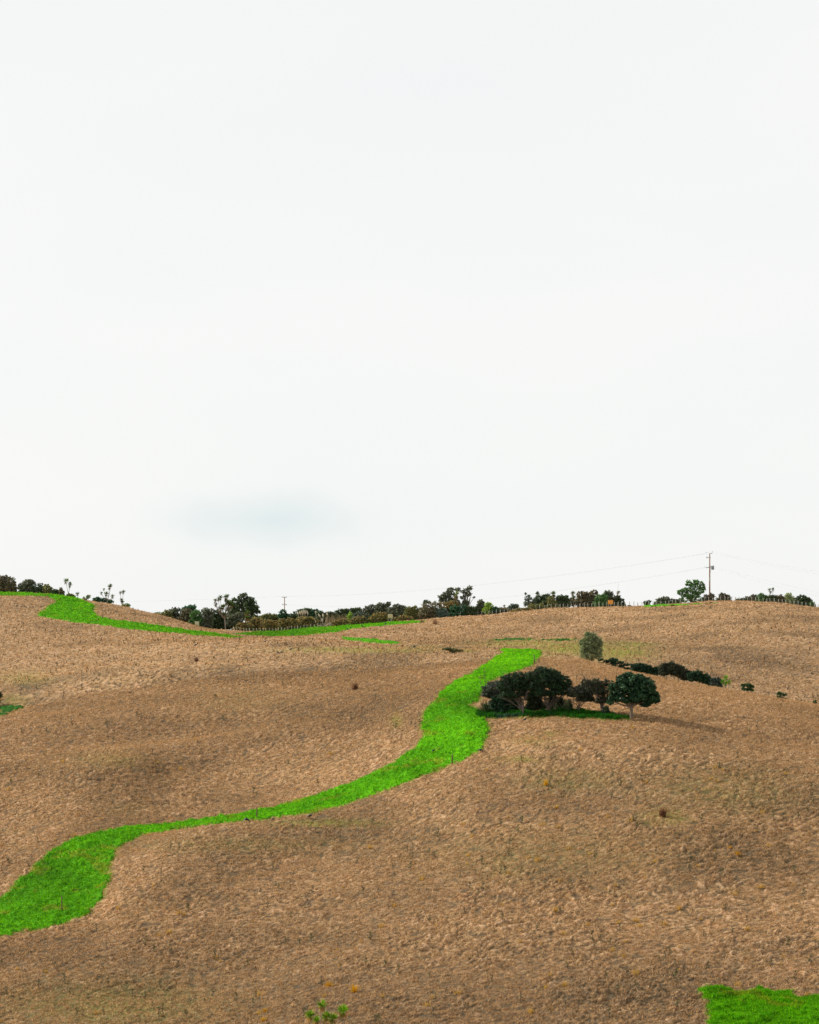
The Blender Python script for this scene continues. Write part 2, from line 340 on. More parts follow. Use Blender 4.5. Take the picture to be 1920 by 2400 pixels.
# ---- green strips, traced in the photo and laid on the land
D = 1920 / 1725
def sc(pts, s, ox=0, oy=0): return [(ox + x * s, oy + y * s) for x, y in pts]
r1 = lambda p: sc(p, 1 / 3.45, 0, 1280)
r2 = lambda p: sc(p, 1 / 4.3125, 300, 1350)
r3 = lambda p: sc(p, 1 / 4.3125, 650, 1350)
r4 = lambda p: sc(p, 1 / 4.3125, 950, 1350)
r6 = lambda p: sc(p, 1 / 4.3125, 1520, 1260)
r7 = lambda p: sc(p, 1 / 3.45, 1100, 1500)
rb = lambda p: sc(p, 1 / 1.797, 960, 1900)
P_main = sc([(-60, 1940), (0, 1895), (60, 1840), (110, 1790), (160, 1765), (210, 1752), (280, 1741), (380, 1733), (480, 1720), (545, 1708), (640, 1685), (700, 1665), (770, 1638), (830, 1605), (870, 1582), (890, 1562), (895, 1545), (887, 1525), (900, 1498), (925, 1465), (940, 1448), (1000, 1415), (1040, 1390), (1062, 1374), (1052, 1364), (1090, 1362), (1140, 1372), (1137, 1382), (1120, 1400), (1085, 1415), (1050, 1426), (1028, 1438), (1014, 1460), (1008, 1478), (1000, 1480), (988, 1486), (994, 1490), (1002, 1493), (1012, 1503), (1025, 1522), (1028, 1545), (1015, 1575), (975, 1600), (930, 1617), (880, 1640), (800, 1668), (720, 1695), (650, 1713), (560, 1725), (450, 1737), (370, 1747), (300, 1758), (262, 1775), (240, 1795), (228, 1850), (205, 1905), (170, 1935), (100, 1952), (40, 1965), (0, 1973), (-60, 1990)], D)
P_upper = r1([(-120, 385), (0, 382), (150, 384), (350, 396), (470, 402), (580, 412), (660, 440), (740, 470), (762, 490), (745, 530), (790, 575), (900, 600), (1100, 625), (1300, 655), (1500, 685), (1725, 706)]) + r2([(920, 600), (1100, 622), (1180, 636), (1050, 636), (900, 617), (700, 600)]) + r1([(1725, 735), (1500, 715), (1200, 690), (1000, 665), (760, 635), (600, 618), (430, 590), (320, 565), (315, 550), (370, 520), (410, 480), (465, 465), (460, 445), (400, 410), (250, 402), (0, 403), (-120, 403)])
P_field = r2([(1060, 590), (1300, 575), (1500, 565), (1725, 545)]) + r3([(300, 535), (600, 520), (800, 500), (1050, 482), (1200, 475), (1400, 462), (1500, 462), (1430, 478), (1250, 492), (1050, 510), (800, 530), (600, 570), (300, 605), (0, 622)]) + r2([(1400, 628), (1250, 630), (1120, 615)])
P_small = r3([(640, 630), (700, 630), (900, 643), (1100, 663), (1250, 685), (1200, 695), (1050, 690), (850, 673), (700, 657)])
P_mid = r4([(850, 650), (1050, 635), (1200, 632), (1400, 645), (1725, 638), (1760, 650), (1725, 660), (1500, 662), (1300, 655), (1100, 652), (900, 662)])
P_pole = r6([(-70, 702), (0, 696), (150, 686), (500, 676), (720, 664), (650, 686), (400, 696), (200, 713), (0, 707)])
P_grove = r7([(70, 588), (200, 592), (400, 596), (600, 591), (700, 582), (800, 586), (940, 586), (1100, 606), (1250, 628), (1330, 640), (1150, 647), (1000, 641), (850, 627), (700, 623), (500, 627), (350, 627), (200, 633), (90, 635), (60, 620)])
P_corner = rb([(1200, 770), (1250, 754), (1330, 749), (1440, 760), (1540, 764), (1650, 764), (1900, 772), (1900, 960), (1268, 960), (1266, 805), (1215, 802)])
P_edge = sc([(-30, 367), (60, 365), (190, 364), (200, 375), (120, 395), (60, 425), (-30, 445)], 1 / 3.45, 0, 1550)
def inside(poly, px, py):
    r = np.zeros(px.shape, bool); n = len(poly)
    for i in range(n):
        x1, y1 = poly[i]; x2, y2 = poly[(i + 1) % n]
        if y1 == y2: continue
        r ^= ((y1 > py) != (y2 > py)) & (px < (x2 - x1) * (py - y1) / (y2 - y1) + x1)
    return r
JU = ((fbm(GX, GY, .9, 3, 1) - .5) * 16 + (fbm(GX, GY, .22, 2, 2) - .5) * 14) * 150 / GY; JV = ((fbm(GX, GY, .8, 3, 4) - .5) * 6 + (fbm(GX, GY, .22, 2, 5) - .5) * 6) * 150 / GY
bare_spots = fbm(GX, GY, 3.5, 3, 3)
stripM = np.zeros_like(GX)
def tone(u, v, x, y):  # grass tint, with sunlit and dim stretches of the strip painted in
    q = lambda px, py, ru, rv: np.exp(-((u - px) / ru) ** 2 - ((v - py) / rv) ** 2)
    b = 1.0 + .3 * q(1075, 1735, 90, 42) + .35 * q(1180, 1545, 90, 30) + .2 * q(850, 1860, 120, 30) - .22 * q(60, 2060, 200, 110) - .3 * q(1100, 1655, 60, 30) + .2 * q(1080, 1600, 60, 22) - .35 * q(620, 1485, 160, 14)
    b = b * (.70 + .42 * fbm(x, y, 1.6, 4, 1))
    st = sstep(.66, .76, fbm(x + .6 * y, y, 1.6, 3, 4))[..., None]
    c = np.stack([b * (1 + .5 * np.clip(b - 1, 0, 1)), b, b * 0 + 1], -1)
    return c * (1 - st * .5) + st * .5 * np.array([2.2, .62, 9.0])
def strip(name, poly, dlo, dhi, hgt, mat, label, thin=0.0, rough=.1, kind='stuff', cat='grass'):
    global stripM
    xs = [p[0] for p in poly]; ys = [p[1] for p in poly]
    j0, j1 = np.searchsorted(gu, [min(xs) - 30, max(xs) + 30]); i0, i1 = np.searchsorted(gd, [dlo, dhi])
    sl = (slice(i0, i1), slice(j0, j1))
    k = 1.0 if dhi < 260 else .35
    m = inside(poly, GU[sl] + JU[sl] * k, GV[sl] + JV[sl] * k)
    if thin: m &= bare_spots[sl] > thin
    w = m.astype(float)
    for _ in range(2):
        p = np.pad(w, 1, mode='edge'); w = (p[:-2, 1:-1] + p[2:, 1:-1] + p[1:-1, :-2] + p[1:-1, 2:] + 2 * w) / 6
    stripM[sl] = np.maximum(stripM[sl], w)
    x, y, z0 = GX[sl], GY[sl], GZ[sl]
    bumps = np.maximum(fbm(x + .4 * y, y * 1.5, .75, 3, 2) - .42, 0) * 2.6
    z = z0 - .06 + sstep(0, .9, w) * (.06 + hgt * (.45 + bumps * rough * 20))
    keep = (w > .02)
    f = keep[:-1, :-1] | keep[1:, :-1] | keep[:-1, 1:] | keep[1:, 1:]
    idx = -np.ones(x.shape, np.int64); used = np.zeros(x.shape, bool)
    used[:-1, :-1] |= f; used[1:, :-1] |= f; used[:-1, 1:] |= f; used[1:, 1:] |= f
    idx[used] = np.arange(used.sum())
    fc = np.stack([idx[:-1, :-1][f], idx[:-1, 1:][f], idx[1:, 1:][f], idx[1:, :-1][f]], 1)
    P = np.stack([x[used], y[used], z[used]], 1)
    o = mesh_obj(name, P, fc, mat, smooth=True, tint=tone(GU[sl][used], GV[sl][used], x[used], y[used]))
    props(o, label, cat, None, kind)
    return np.stack([x[m], y[m], z[m], GU[sl][m], GV[sl][m]], 1)
pts = {}
pts['main'] = strip('grass_strip', P_main, 120, 240, .10, M_green, 'bright green unsprayed grass strip winding up the near hill')
pts['upper'] = strip('grass_strip', P_upper, 262, 372, .12, M_green, 'bright green grass strip crossing the hill at the upper left')
pts['field'] = strip('grass_strip', P_field, 342, 398, .12, M_green, 'green grass band along the foot of the bush fence')
pts['small'] = strip('grass_strip', P_small, 262, 345, .12, M_green, 'short thin green sliver of grass on the middle saddle')
pts['mid'] = strip('grass_strip', P_mid, 250, 345, .04, M_green_dark, 'patchy thin green line of grass left of the lone grey-green shrub', thin=.40)
pts['pole'] = strip('grass_strip', P_pole, 370, 399, .14, M_green, 'green grass patch on the ridge below the transformer pole')
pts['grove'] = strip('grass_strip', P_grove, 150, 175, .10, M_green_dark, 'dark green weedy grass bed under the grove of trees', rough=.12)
pts['corner'] = strip('grass_strip', P_corner, 97, 125, .10, M_green, 'green grass patch in the bottom right corner', thin=.25)
pts['edge'] = strip('grass_strip', P_edge, 170, 235, .08, M_green_dark, 'small thin green patch at the left edge of the hill', thin=.47)

veg = np.zeros_like(GX); bare = np.zeros_like(GX)  # bare holds thin-litter soil and painted shade bands of the slopes
for (px, py, ru, rv, a) in [(1230, 1510, 120, 9, .9), (1340, 1520, 130, 18, 1), (1450, 1530, 80, 20, 1), (1480, 1512, 60, 8, .7), (860, 1524, 190, 7, .75), (760, 1522, 60, 5, .6), (980, 1520, 90, 6, .5), (1100, 1526, 20, 3, .9),
                            (1560, 1915, 60, 22, .5), (1330, 1830, 120, 30, .22), (1700, 1850, 200, 60, .2), (1300, 2000, 300, 60, .12), (1180, 2030, 60, 40, .2), (1250, 1735, 60, 12, .35), (1220, 1780, 60, 10, .45), (1290, 1720, 20, 8, .5),
                            (760, 1930, 140, 10, .55), (260, 2360, 260, 60, .35), (60, 1590, 60, 16, .4), (30, 1640, 40, 14, .3), (300, 1900, 60, 20, .1), (930, 1690, 16, 20, .5), (260, 1780, 90, 20, .25), (560, 1640, 120, 30, .12), (1110, 1690, 30, 8, .4), (560, 1980, 300, 20, .18)]:
    veg = np.maximum(veg, a * ell(px, py, ru, rv))
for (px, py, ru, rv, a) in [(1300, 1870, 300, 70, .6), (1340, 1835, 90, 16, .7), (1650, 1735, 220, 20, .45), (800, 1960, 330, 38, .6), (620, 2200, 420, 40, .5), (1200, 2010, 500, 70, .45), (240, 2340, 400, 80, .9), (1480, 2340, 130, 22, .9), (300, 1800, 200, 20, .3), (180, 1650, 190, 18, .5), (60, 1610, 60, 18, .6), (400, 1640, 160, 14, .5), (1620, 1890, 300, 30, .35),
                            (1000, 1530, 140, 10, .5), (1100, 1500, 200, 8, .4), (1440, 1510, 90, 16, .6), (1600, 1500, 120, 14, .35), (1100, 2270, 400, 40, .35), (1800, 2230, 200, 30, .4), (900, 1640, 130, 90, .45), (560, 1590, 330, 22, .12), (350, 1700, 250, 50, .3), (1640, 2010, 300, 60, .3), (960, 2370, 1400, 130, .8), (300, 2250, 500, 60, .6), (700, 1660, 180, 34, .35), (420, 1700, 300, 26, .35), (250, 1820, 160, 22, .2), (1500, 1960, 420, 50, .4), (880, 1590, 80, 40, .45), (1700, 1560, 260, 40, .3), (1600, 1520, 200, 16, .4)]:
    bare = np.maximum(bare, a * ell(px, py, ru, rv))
def box(A, r, ax):
    A = np.moveaxis(A, ax, 0); c = np.cumsum(np.concatenate([np.repeat(A[:1] * 0, r + 1, 0), A, np.repeat(A[-1:], r, 0)]), 0); o = (c[2 * r + 1:] - c[:-2 * r - 1]) / (2 * r + 1); return np.moveaxis(o, 0, ax)
halo = box(box(stripM, 7, 1), 5, 0)
veg = np.maximum(veg, sstep(.02, .45, halo) * .85)
tan = np.zeros_like(GX)  # orange-tan straw bands that paint the sunlit crests
for (px, py, ru, rv, a) in [(230, 1592, 220, 12, .6), (470, 1562, 200, 10, .6), (330, 1575, 160, 10, .5), (640, 1525, 260, 10, .45), (700, 1810, 220, 24, .5), (350, 1890, 260, 22, .4), (1350, 1730, 230, 14, .55), (1180, 1745, 60, 20, .5), (1020, 1860, 160, 22, .4), (1420, 1575, 160, 12, .5), (1620, 1640, 220, 14, .45), (1500, 1440, 260, 14, .35), (1150, 1460, 200, 8, .3), (80, 1440, 140, 10, .3), (900, 1745, 60, 30, .4), (1450, 1770, 250, 16, .3), (760, 2070, 160, 16, .25)]:
    tan = np.maximum(tan, a * ell(px, py, ru, rv))
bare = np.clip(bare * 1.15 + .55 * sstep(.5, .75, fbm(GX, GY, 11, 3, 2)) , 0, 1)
gx = np.arange(NU); base = (np.arange(ND - 1)[:, None] * NU + gx[None, :-1]).ravel()
faces = np.stack([base, base + 1, base + NU + 1, base + NU], 1)
GZg = GZ - .03 * stripM
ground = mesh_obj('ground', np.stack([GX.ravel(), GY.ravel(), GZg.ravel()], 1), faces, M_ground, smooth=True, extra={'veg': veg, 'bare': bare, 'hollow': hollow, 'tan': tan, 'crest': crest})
ground['kind'] = 'structure'; ground['label'] = 'rolling hills of dead brown grass'

# ---- queries
def bil(A, u, dd):
    u = np.asarray(u, float); dd = np.asarray(dd, float)
    j = np.clip(np.searchsorted(gu, u) - 1, 0, NU - 2); i = np.clip(np.searchsorted(gd, dd) - 1, 0, ND - 2)
    a = np.clip((u - gu[j]) / (gu[j + 1] - gu[j]), 0, 1); b = np.clip((dd - gd[i]) / (gd[i + 1] - gd[i]), 0, 1)
    return (A[i, j] * (1 - a) + A[i, j + 1] * a) * (1 - b) + (A[i + 1, j] * (1 - a) + A[i + 1, j + 1] * a) * b
def zg(x, y): return bil(GZ, CX + np.asarray(x) / np.asarray(y) * F, y)
def at_d(u, dd): return Vector(((u - CX) / F * dd, dd, float(bil(GZ, u, dd))))
def hit(u, v):                         # the ground the photo shows at this pixel
    j = int(np.clip(np.searchsorted(gu, u), 0, NU - 1)); vv = CY - GZ[:, j] / gd * F
    i = int(np.argmax((vv <= v) & (gd > 90)))
    return at_d(u, gd[i])

# ------------------------------------------------------------------ blades, leaves, tubes
def blades(P, hmin, hmax, width, lean, cols, per=3, comb=(0, 0), spread=.05):
    """upright grass triangles round each point"""
    n = len(P) * per; B = np.repeat(P, per, 0) + rng.normal(0, spread, (n, 3)) * [1, 1, 0]
    h = rng.uniform(hmin, hmax, n); a = rng.uniform(0, 2 * np.pi, n)
    w = np.stack([np.cos(a), np.sin(a), 0 * a], 1) * (width * rng.uniform(.6, 1.3, n))[:, None]
    tip = B + np.stack([rng.normal(0, lean, n) + comb[0], rng.normal(0, lean, n) + comb[1], np.ones(n)], 1) * h[:, None]
    V = np.stack([B - w - [0, 0, .03], B + w - [0, 0, .03], tip], 1).reshape(-1, 3)
    Fc = np.arange(3 * n).reshape(-1, 3)
    ci = np.where(rng.random(n) < .65, np.repeat(rng.integers(0, len(cols), len(P)), per), rng.integers(0, len(cols), n))
    c = np.asarray(cols)[ci] * np.repeat(rng.uniform(.75, 1.25, len(P)), per)[:, None] * rng.uniform(.85, 1.15, n)[:, None]
    return V, Fc, np.repeat(c, 3, 0)
GREENS = [(.08, .34, .003), (.15, .48, .004), (.045, .22, .003), (.24, .55, .006)]
def strip_blades(key, n, h, label, cols=GREENS, w=.02):
    P = pts[key]
    if not len(P): return
    # even cover: nearer vertices are packed closer, so weight by cell area
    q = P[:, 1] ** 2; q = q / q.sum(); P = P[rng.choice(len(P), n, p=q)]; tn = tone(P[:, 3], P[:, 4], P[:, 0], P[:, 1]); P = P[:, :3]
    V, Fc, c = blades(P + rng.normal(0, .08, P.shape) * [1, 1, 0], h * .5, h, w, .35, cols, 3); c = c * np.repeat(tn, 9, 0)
    o = mesh_obj('grass', V, Fc, M_blade, tint=c); props(o, label, 'grass', None, 'stuff')
strip_blades('main', 70000, .16, 'fresh green grass blades on the strip up the near hill')
strip_blades('upper', 16000, .26, 'fresh green grass blades on the strip at the upper left', w=.045)
strip_blades('field', 14000, .26, 'fresh green grass blades along the foot of the bush fence', w=.045)
strip_blades('corner', 30000, .15, 'fresh green grass blades in the bottom right corner patch')
# stray green tufts thinning out beyond the edges of the strips
ii = np.nonzero((halo > .03) & (stripM < .3) & (rng.random(GX.shape) < .10 * halo) & (GU > -20) & (GU < 1950) & (GY < 330)); P = np.stack([GX[ii], GY[ii], GZ[ii]], 1)
V, Fc, c = blades(P, .06, .17, .025, .5, [(.10, .28, .006), (.16, .36, .01), (.20, .26, .04)], 3, spread=.1)
o = mesh_obj('grass', V, Fc, M_blade, tint=c); props(o, 'stray green tufts thinning out beside the green strips', 'grass', None, 'stuff')
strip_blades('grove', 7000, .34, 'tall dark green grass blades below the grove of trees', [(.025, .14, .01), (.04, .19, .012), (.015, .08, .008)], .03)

# dead straw over the near slopes
def scatter(n, u0, u1, d0, d1):
    dd = np.sqrt(rng.uniform(d0 ** 2, d1 ** 2, n)); u = rng.uniform(u0, u1, n)
    return u, dd
u_, d_ = scatter(570000, -230, 2150, 97, 205)
k = (bil(stripM, u_, d_) < rng.uniform(0, 1, len(u_)) ** .5) & (bil(hollow, u_, d_) < rng.uniform(.1, .9, len(u_)))
u_, d_ = u_[k], d_[k]; P = np.stack([(u_ - CX) / F * d_, d_, bil(GZ, u_, d_)], 1)
V, Fc, c = blades(P, .06, .19, .02, .8, [(.50, .32, .165), (.70, .47, .26), (.32, .195, .10), (.46, .27, .12), (.14, .085, .042)], 3, (.5, -.5), .07)
o = mesh_obj('dead_grass', V, Fc, M_straw, tint=c); props(o, 'dry straw coloured dead grass matted over the near hillside', 'dead grass', None, 'stuff')
u_, d_ = scatter(155000, -230, 2150, 205, 395)
k = (bil(stripM, u_, d_) < rng.uniform(0, 1, len(u_)) ** .5) & (bil(hollow, u_, d_) < rng.uniform(.1, .9, len(u_)))
u_, d_ = u_[k], d_[k]; P = np.stack([(u_ - CX) / F * d_, d_, bil(GZ, u_, d_)], 1)
V, Fc, c = blades(P, .10, .26, .05, .7, [(.50, .32, .165), (.70, .47, .26), (.32, .195, .10), (.46, .27, .12), (.14, .085, .042)], 3, (.4, -.4), .1)
o = mesh_obj('dead_grass', V, Fc, M_straw, tint=c); props(o, 'dry straw coloured dead grass matted over the far hillside', 'dead grass', None, 'stuff')

def tubes(paths, sides=6):
    """paths: list of (points (n,3), radii (n))"""
    Vs, Fs, off = [], [], 0
    for pts_, rad in paths:
        p = np.asarray(pts_, float); r = np.asarray(rad, float); n = len(p)
        t = np.gradient(p, axis=0); t /= np.linalg.norm(t, axis=1)[:, None] + 1e-9
        ref = np.array([0, 1, 0.]) if abs(t[0][1]) < .8 else np.array([1., 0, 0])
        a = np.cross(t, ref); a /= np.linalg.norm(a, axis=1)[:, None] + 1e-9; b = np.cross(t, a)
        th = np.arange(sides) / sides * 2 * np.pi
        ring = p[:, None] + r[:, None, None] * (np.cos(th)[None, :, None] * a[:, None] + np.sin(th)[None, :, None] * b[:, None])
        Vs.append(ring.reshape(-1, 3))
        i = np.arange(n - 1)[:, None] * sides; j = np.arange(sides)[None]; j2 = (j + 1) % sides
        Fs.append(np.stack([i + j, i + j2, i + sides + j2, i + sides + j], -1).reshape(-1, 4) + off)
        Vs.append(p[[0, -1]]); e0 = off + n * sides
        jj = np.arange(sides); k2 = (jj + 1) % sides
        Fs.append(np.stack([np.full(sides, e0), off + k2, off + jj, np.full(sides, e0)], 1)[:, [0, 1, 2, 2]][:, :4] if False else np.zeros((0, 4), int))
        Fs.append(np.stack([np.full(sides, e0 + 1), off + (n - 1) * sides + jj, off + (n - 1) * sides + k2], 1))
        off += n * sides + 2
    q = [f for f in Fs if len(f) and f.shape[1] == 4]; t3 = [f for f in Fs if len(f) and f.shape[1] == 3]
    return np.concatenate(Vs), [np.concatenate(q), np.concatenate(t3)]
def tube_obj(name, paths, mat, parent=None, sides=6):
    V, Fl = tubes(paths, sides); return mesh_obj(name, V, Fl, mat, parent, smooth=True)
def bez(p0, p1, p2, n=6, jit=0):
    t = np.linspace(0, 1, n)[:, None]; p0, p1, p2 = map(np.asarray, (p0, p1, p2))
    q = (1 - t) ** 2 * p0 + 2 * t * (1 - t) * p1 + t ** 2 * p2
    if jit: q[1:-1] += rng.normal(0, jit, (n - 2, 3))
    return q
def boxes(lst):
    """lst of (cx,cy,cz,sx,sy,sz) -> verts, quads"""
    Vs, Fs = [], []
    base = np.array([[x, y, z] for z in (-.5, .5) for y in (-.5, .5) for x in (-.5, .5)])
    fq = np.array([[0, 2, 3, 1], [4, 5, 7, 6], [0, 1, 5, 4], [2, 6, 7, 3], [0, 4, 6, 2], [1, 3, 7, 5]])
    for i, b in enumerate(lst):
        Vs.append(base * b[3:6] + b[:3]); Fs.append(fq + 8 * i)
    return np.concatenate(Vs), np.concatenate(Fs)
def box_obj(name, lst, mat, parent=None, bevel=.01):
    V, Fc = boxes(lst); o = mesh_obj(name, V, Fc, mat, parent)
    if bevel: md = o.modifiers.new('bevel', 'BEVEL'); md.width = bevel; md.segments = 1
    return o

PAL = {
 'dark': [(.025, .042, .009), (.038, .058, .028), (.055, .07, .036)],
 'deep': [(.014, .042, .009), (.024, .062, .032), (.036, .085, .044)],
 'teal': [(.04, .07, .052), (.06, .09, .07), (.085, .11, .085)],
 'grey': [(.055, .065, .04), (.08, .085, .055), (.11, .11, .07), (.045, .065, .035)],
 'brown': [(.07, .068, .04), (.095, .08, .047), (.06, .07, .038), (.12, .09, .05)],
 'olive': [(.075, .085, .03), (.10, .11, .04), (.14, .13, .05)],
 'green': [(.035, .08, .025), (.055, .11, .034), (.08, .14, .045)],
 'lime': [(.15, .22, .035), (.20, .28, .05), (.11, .17, .035)],
 'gorse': [(.075, .078, .034), (.09, .085, .04), (.06, .07, .03), (.13, .10, .04), (.26, .16, .04), (.15, .11, .04)],
 'bright': [(.10, .30, .015), (.16, .38, .02), (.06, .2, .015)],
 'silver': [(.075, .088, .065), (.10, .115, .085), (.045, .065, .042), (.03, .05, .03)],
 'sage': [(.17, .20, .10), (.12, .16, .07), (.22, .24, .12)],
 'manuka': [(.014, .046, .018), (.024, .062, .024), (.045, .09, .038), (.035, .045, .022)],
 'twig': [(.05, .055, .03), (.045, .06, .028), (.065, .07, .04), (.03, .045, .022)],
}
def cards(Cn, size, cols, up=.0, fac=None):
    n = len(Cn); s = size * rng.uniform(.6, 1.35, n)
    nrm = rng.normal(0, 1, (n, 3)); nrm[:, 2] += up; nrm /= np.linalg.norm(nrm, axis=1)[:, None]
    t = np.cross(nrm, rng.normal(0, 1, (n, 3))); t /= np.linalg.norm(t, axis=1)[:, None] + 1e-9; b = np.cross(nrm, t)
    a = t * s[:, None]; b = b * (s * .55)[:, None]
    V = np.stack([Cn - a, Cn - b, Cn + a, Cn + b], 1).reshape(-1, 3)
    c = np.asarray(cols)[rng.integers(0, len(cols), n)] * rng.uniform(.75, 1.3, n)[:, None]
    if fac is not None: c = c * fac[:, None]
    return V, np.arange(4 * n).reshape(-1, 4), np.repeat(c, 4, 0)
_fac = []
def crown_points(blobs, leaf, dens=1.0, clump=.3, flat=0, gaps=.0):
    """blobs (x,z,rx,rz,ry) -> leaf centres gathered in clumps over each blob"""
    out = []; cc = []; _fac.clear()
    for (x, z, rx, rz, ry) in blobs:
        R = (rx * ry * rz) ** (1 / 3); rc = max(clump * R, leaf * 1.2)
        nc = int(max(9, 5.2 * (rx * rz + rx * ry + ry * rz) / 3 / rc ** 2))
        v = rng.normal(0, 1, (nc, 3)); v /= np.linalg.norm(v, axis=1)[:, None]
        if flat: v[:, 2] = np.where(v[:, 2] < 0, v[:, 2] * flat, v[:, 2])
        rr = rng.uniform(.35, 1.0, nc)[:, None] ** .6 * rng.uniform(.88, 1.14, (nc, 1))
        cen = np.array([x, 0, z]) + v * rr * np.array([rx, ry, rz]) * (1 - .42 * rc / max(R, .01))
        if gaps and len(cen) > 4: cen = np.concatenate([cen[:2], cen[2:][rng.random(len(cen) - 2) > gaps]])
        cc.append(cen)
        per = int(max(7, dens * 8 * (rc / leaf) ** 2 * .55))
        for q in cen:
            k = rng.normal(0, 1, (per, 3)); k /= np.linalg.norm(k, axis=1)[:, None]
            rs = rc * rng.uniform(.6, 1.3)
            _fac.append(np.full(per, rng.uniform(.62, 1.45)))
            out.append(q + k * rs * rng.uniform(.3, 1.05, (per, 1)) * [1, 1, .8])
    return np.concatenate(out), np.concatenate(cc)
def fan_limbs(targets, base_h, r0, spread=.35, jit=.05, n=6, lean=(0, 0)):
    ps = [(bez((0, 0, -.15), (lean[0] * .5, 0, base_h * .5), (lean[0], lean[1], base_h), 4), np.linspace(r0 * 1.25, r0 * .9, 4))]
    for tg in targets:
        h0 = base_h * rng.uniform(.45, 1); p0 = np.array([lean[0] * h0 / base_h, 0, h0]); tg = np.asarray(tg)
        mid = p0 + (tg - p0) * [spread, spread, .62]
        r = r0 * rng.uniform(.35, .6); ps.append((bez(p0, mid, tg, n, jit), np.linspace(r, r * .22, n)))
    return ps
def plant(name, label, cat, u, dd, blobs_px, pal, leaf, dens=1, trunk_h=.5, trunk_r=.09, group=None, flat=0, gaps=0, mat=None, bark=None, clump=.3, vis=None, nl=7, zoff=0, up=0, sides=5, depth=.85, trunk=True, crown='crown', skirt=False, gain=1.0):
    """blobs_px: (u, v, ru, rv) ellipses in the photo; converted to metres at distance dd"""
    b = at_d(u, dd) if vis is None else vis
    s = b.y / F; vb = CY - b.z / b.y * F
    T = thing(name, label, cat, b, group)
    kk = 1.3 if skirt else 1.2 if skirt or cat == 'tree' else 1.05
    bl = [((pu - u) * s, (vb - pv) * s, ru * s * kk, rv * s * kk, max(ru * depth, rv * .6) * s) for pu, pv, ru, rv in blobs_px]
    if skirt:      # foliage goes down to the ground
        bl += [(x, z * .45, rx * .95, max(z * .5, .3), ry) for x, z, rx, rz, ry in bl if z - rz > .15]
    P, cc = crown_points(bl, leaf, dens, clump, flat, gaps)
    fc_ = np.concatenate(_fac); P[:, 2] = np.where(P[:, 2] < .02, rng.uniform(.03, .3, len(P)), P[:, 2])
    V, Fc, c = cards(P, leaf, PAL[pal], up, fc_); c = c * gain
    mesh_obj(crown, V, Fc, mat or M_leaf, T, tint=c)
    if trunk:
        k = cc[rng.choice(len(cc), min(nl, len(cc)), replace=False)]
        hb = min(x[1] - x[3] for x in bl); hb = max(.25, min(max(hb, trunk_h * .5), trunk_h * 3))
        tube_obj('trunk', fan_limbs(k, hb, trunk_r, .45), bark or M_bark, T, sides)
    return T

# ------------------------------------------------------------------ the grove on the near hill
G = hit(1226, 1676)
def hitd(u, v): 
    p = hit(u, v); return p
def manuka(label, bu, bv, blobs, r=.10, nl=16, pal='manuka', leaf=.07, low=None, seed_h=.35, dens=1.1, flat=.25, upright=False, bark=None, tips=None):
    b = hit(bu, bv); s = b.y / F; vb = CY - b.z / b.y * F
    T = thing('manuka_tree', label, 'tree', b, 'wind-shaped trees in the grove')
    bl = [((pu - bu) * s, (vb - pv - 4) * s, ru * s * 1.05, rv * s * 1.25, ru * .85 * s) for pu, pv, ru, rv in blobs]
    P, cc = crown_points(bl, leaf, dens, .24, flat)
    V, Fc, c = cards(P, leaf, PAL[pal], .4, np.concatenate(_fac))
    if tips is not None:      # paler seed-grey tips on the outer, upper leaves of some clumps
        hi = np.repeat((P[:, 2] > np.quantile(P[:, 2], .55)) & (rng.random(len(P)) < .35), 4); c[hi] = np.array(tips) * rng.uniform(.7, 1.3, (hi.sum(), 1))
    mesh_obj('crown', V, Fc, M_leaf, T, tint=c)
    ps = []; h0 = seed_h + .3
    k = cc[rng.choice(len(cc), nl, replace=len(cc) < nl)]
    ps.append((bez((0, 0, -.2), (0, 0, .2), (0, 0, h0), 4), np.linspace(r * 1.35, r, 4)))
    for tg in k:
        p0 = np.array([0, 0, rng.uniform(.15, h0)])
        mid = p0 + (tg - p0) * ([.25, .25, .75] if upright else [.5, .5, .5])
        rr = r * rng.uniform(.22, .45); q = bez(p0, mid, tg, 8, .06); ps.append((q, np.linspace(rr, rr * .3, 8)))
        for _ in range(9):    # twigs splitting from the limb
            i = rng.integers(3, 7); e = q[i] + (tg - p0) * rng.uniform(.2, .55) + rng.normal(0, .24, 3)
            ps.append((bez(q[i], (q[i] + e) / 2 + rng.normal(0, .05, 3), e, 4), np.linspace(rr * .4, rr * .12, 4)))
    tube_obj('trunk', ps, bark or M_bark, T, 5)
    return T
manuka('grey-green wind-bent tree at the left end of the grove, leaning over the flax', 1176, 1667, [(1152, 1613, 22, 15), (1140, 1625, 14, 11), (1166, 1604, 14, 12), (1160, 1628, 20, 12), (1172, 1622, 14, 14), (1170, 1642, 18, 14)], .07, 14, 'silver', tips=(.15, .17, .13))
manuka('broad dark flat-topped tree with a pale trunk, second from the left in the grove', 1226, 1676, [(1190, 1593, 20, 14), (1215, 1586, 28, 14), (1238, 1590, 24, 16), (1200, 1606, 26, 13), (1226, 1607, 30, 12), (1184, 1612, 14, 10), (1250, 1602, 16, 12), (1198, 1624, 28, 12), (1238, 1620, 24, 12), (1180, 1604, 16, 12), (1214, 1596, 34, 14)], .11, 18, seed_h=.8, flat=.6)
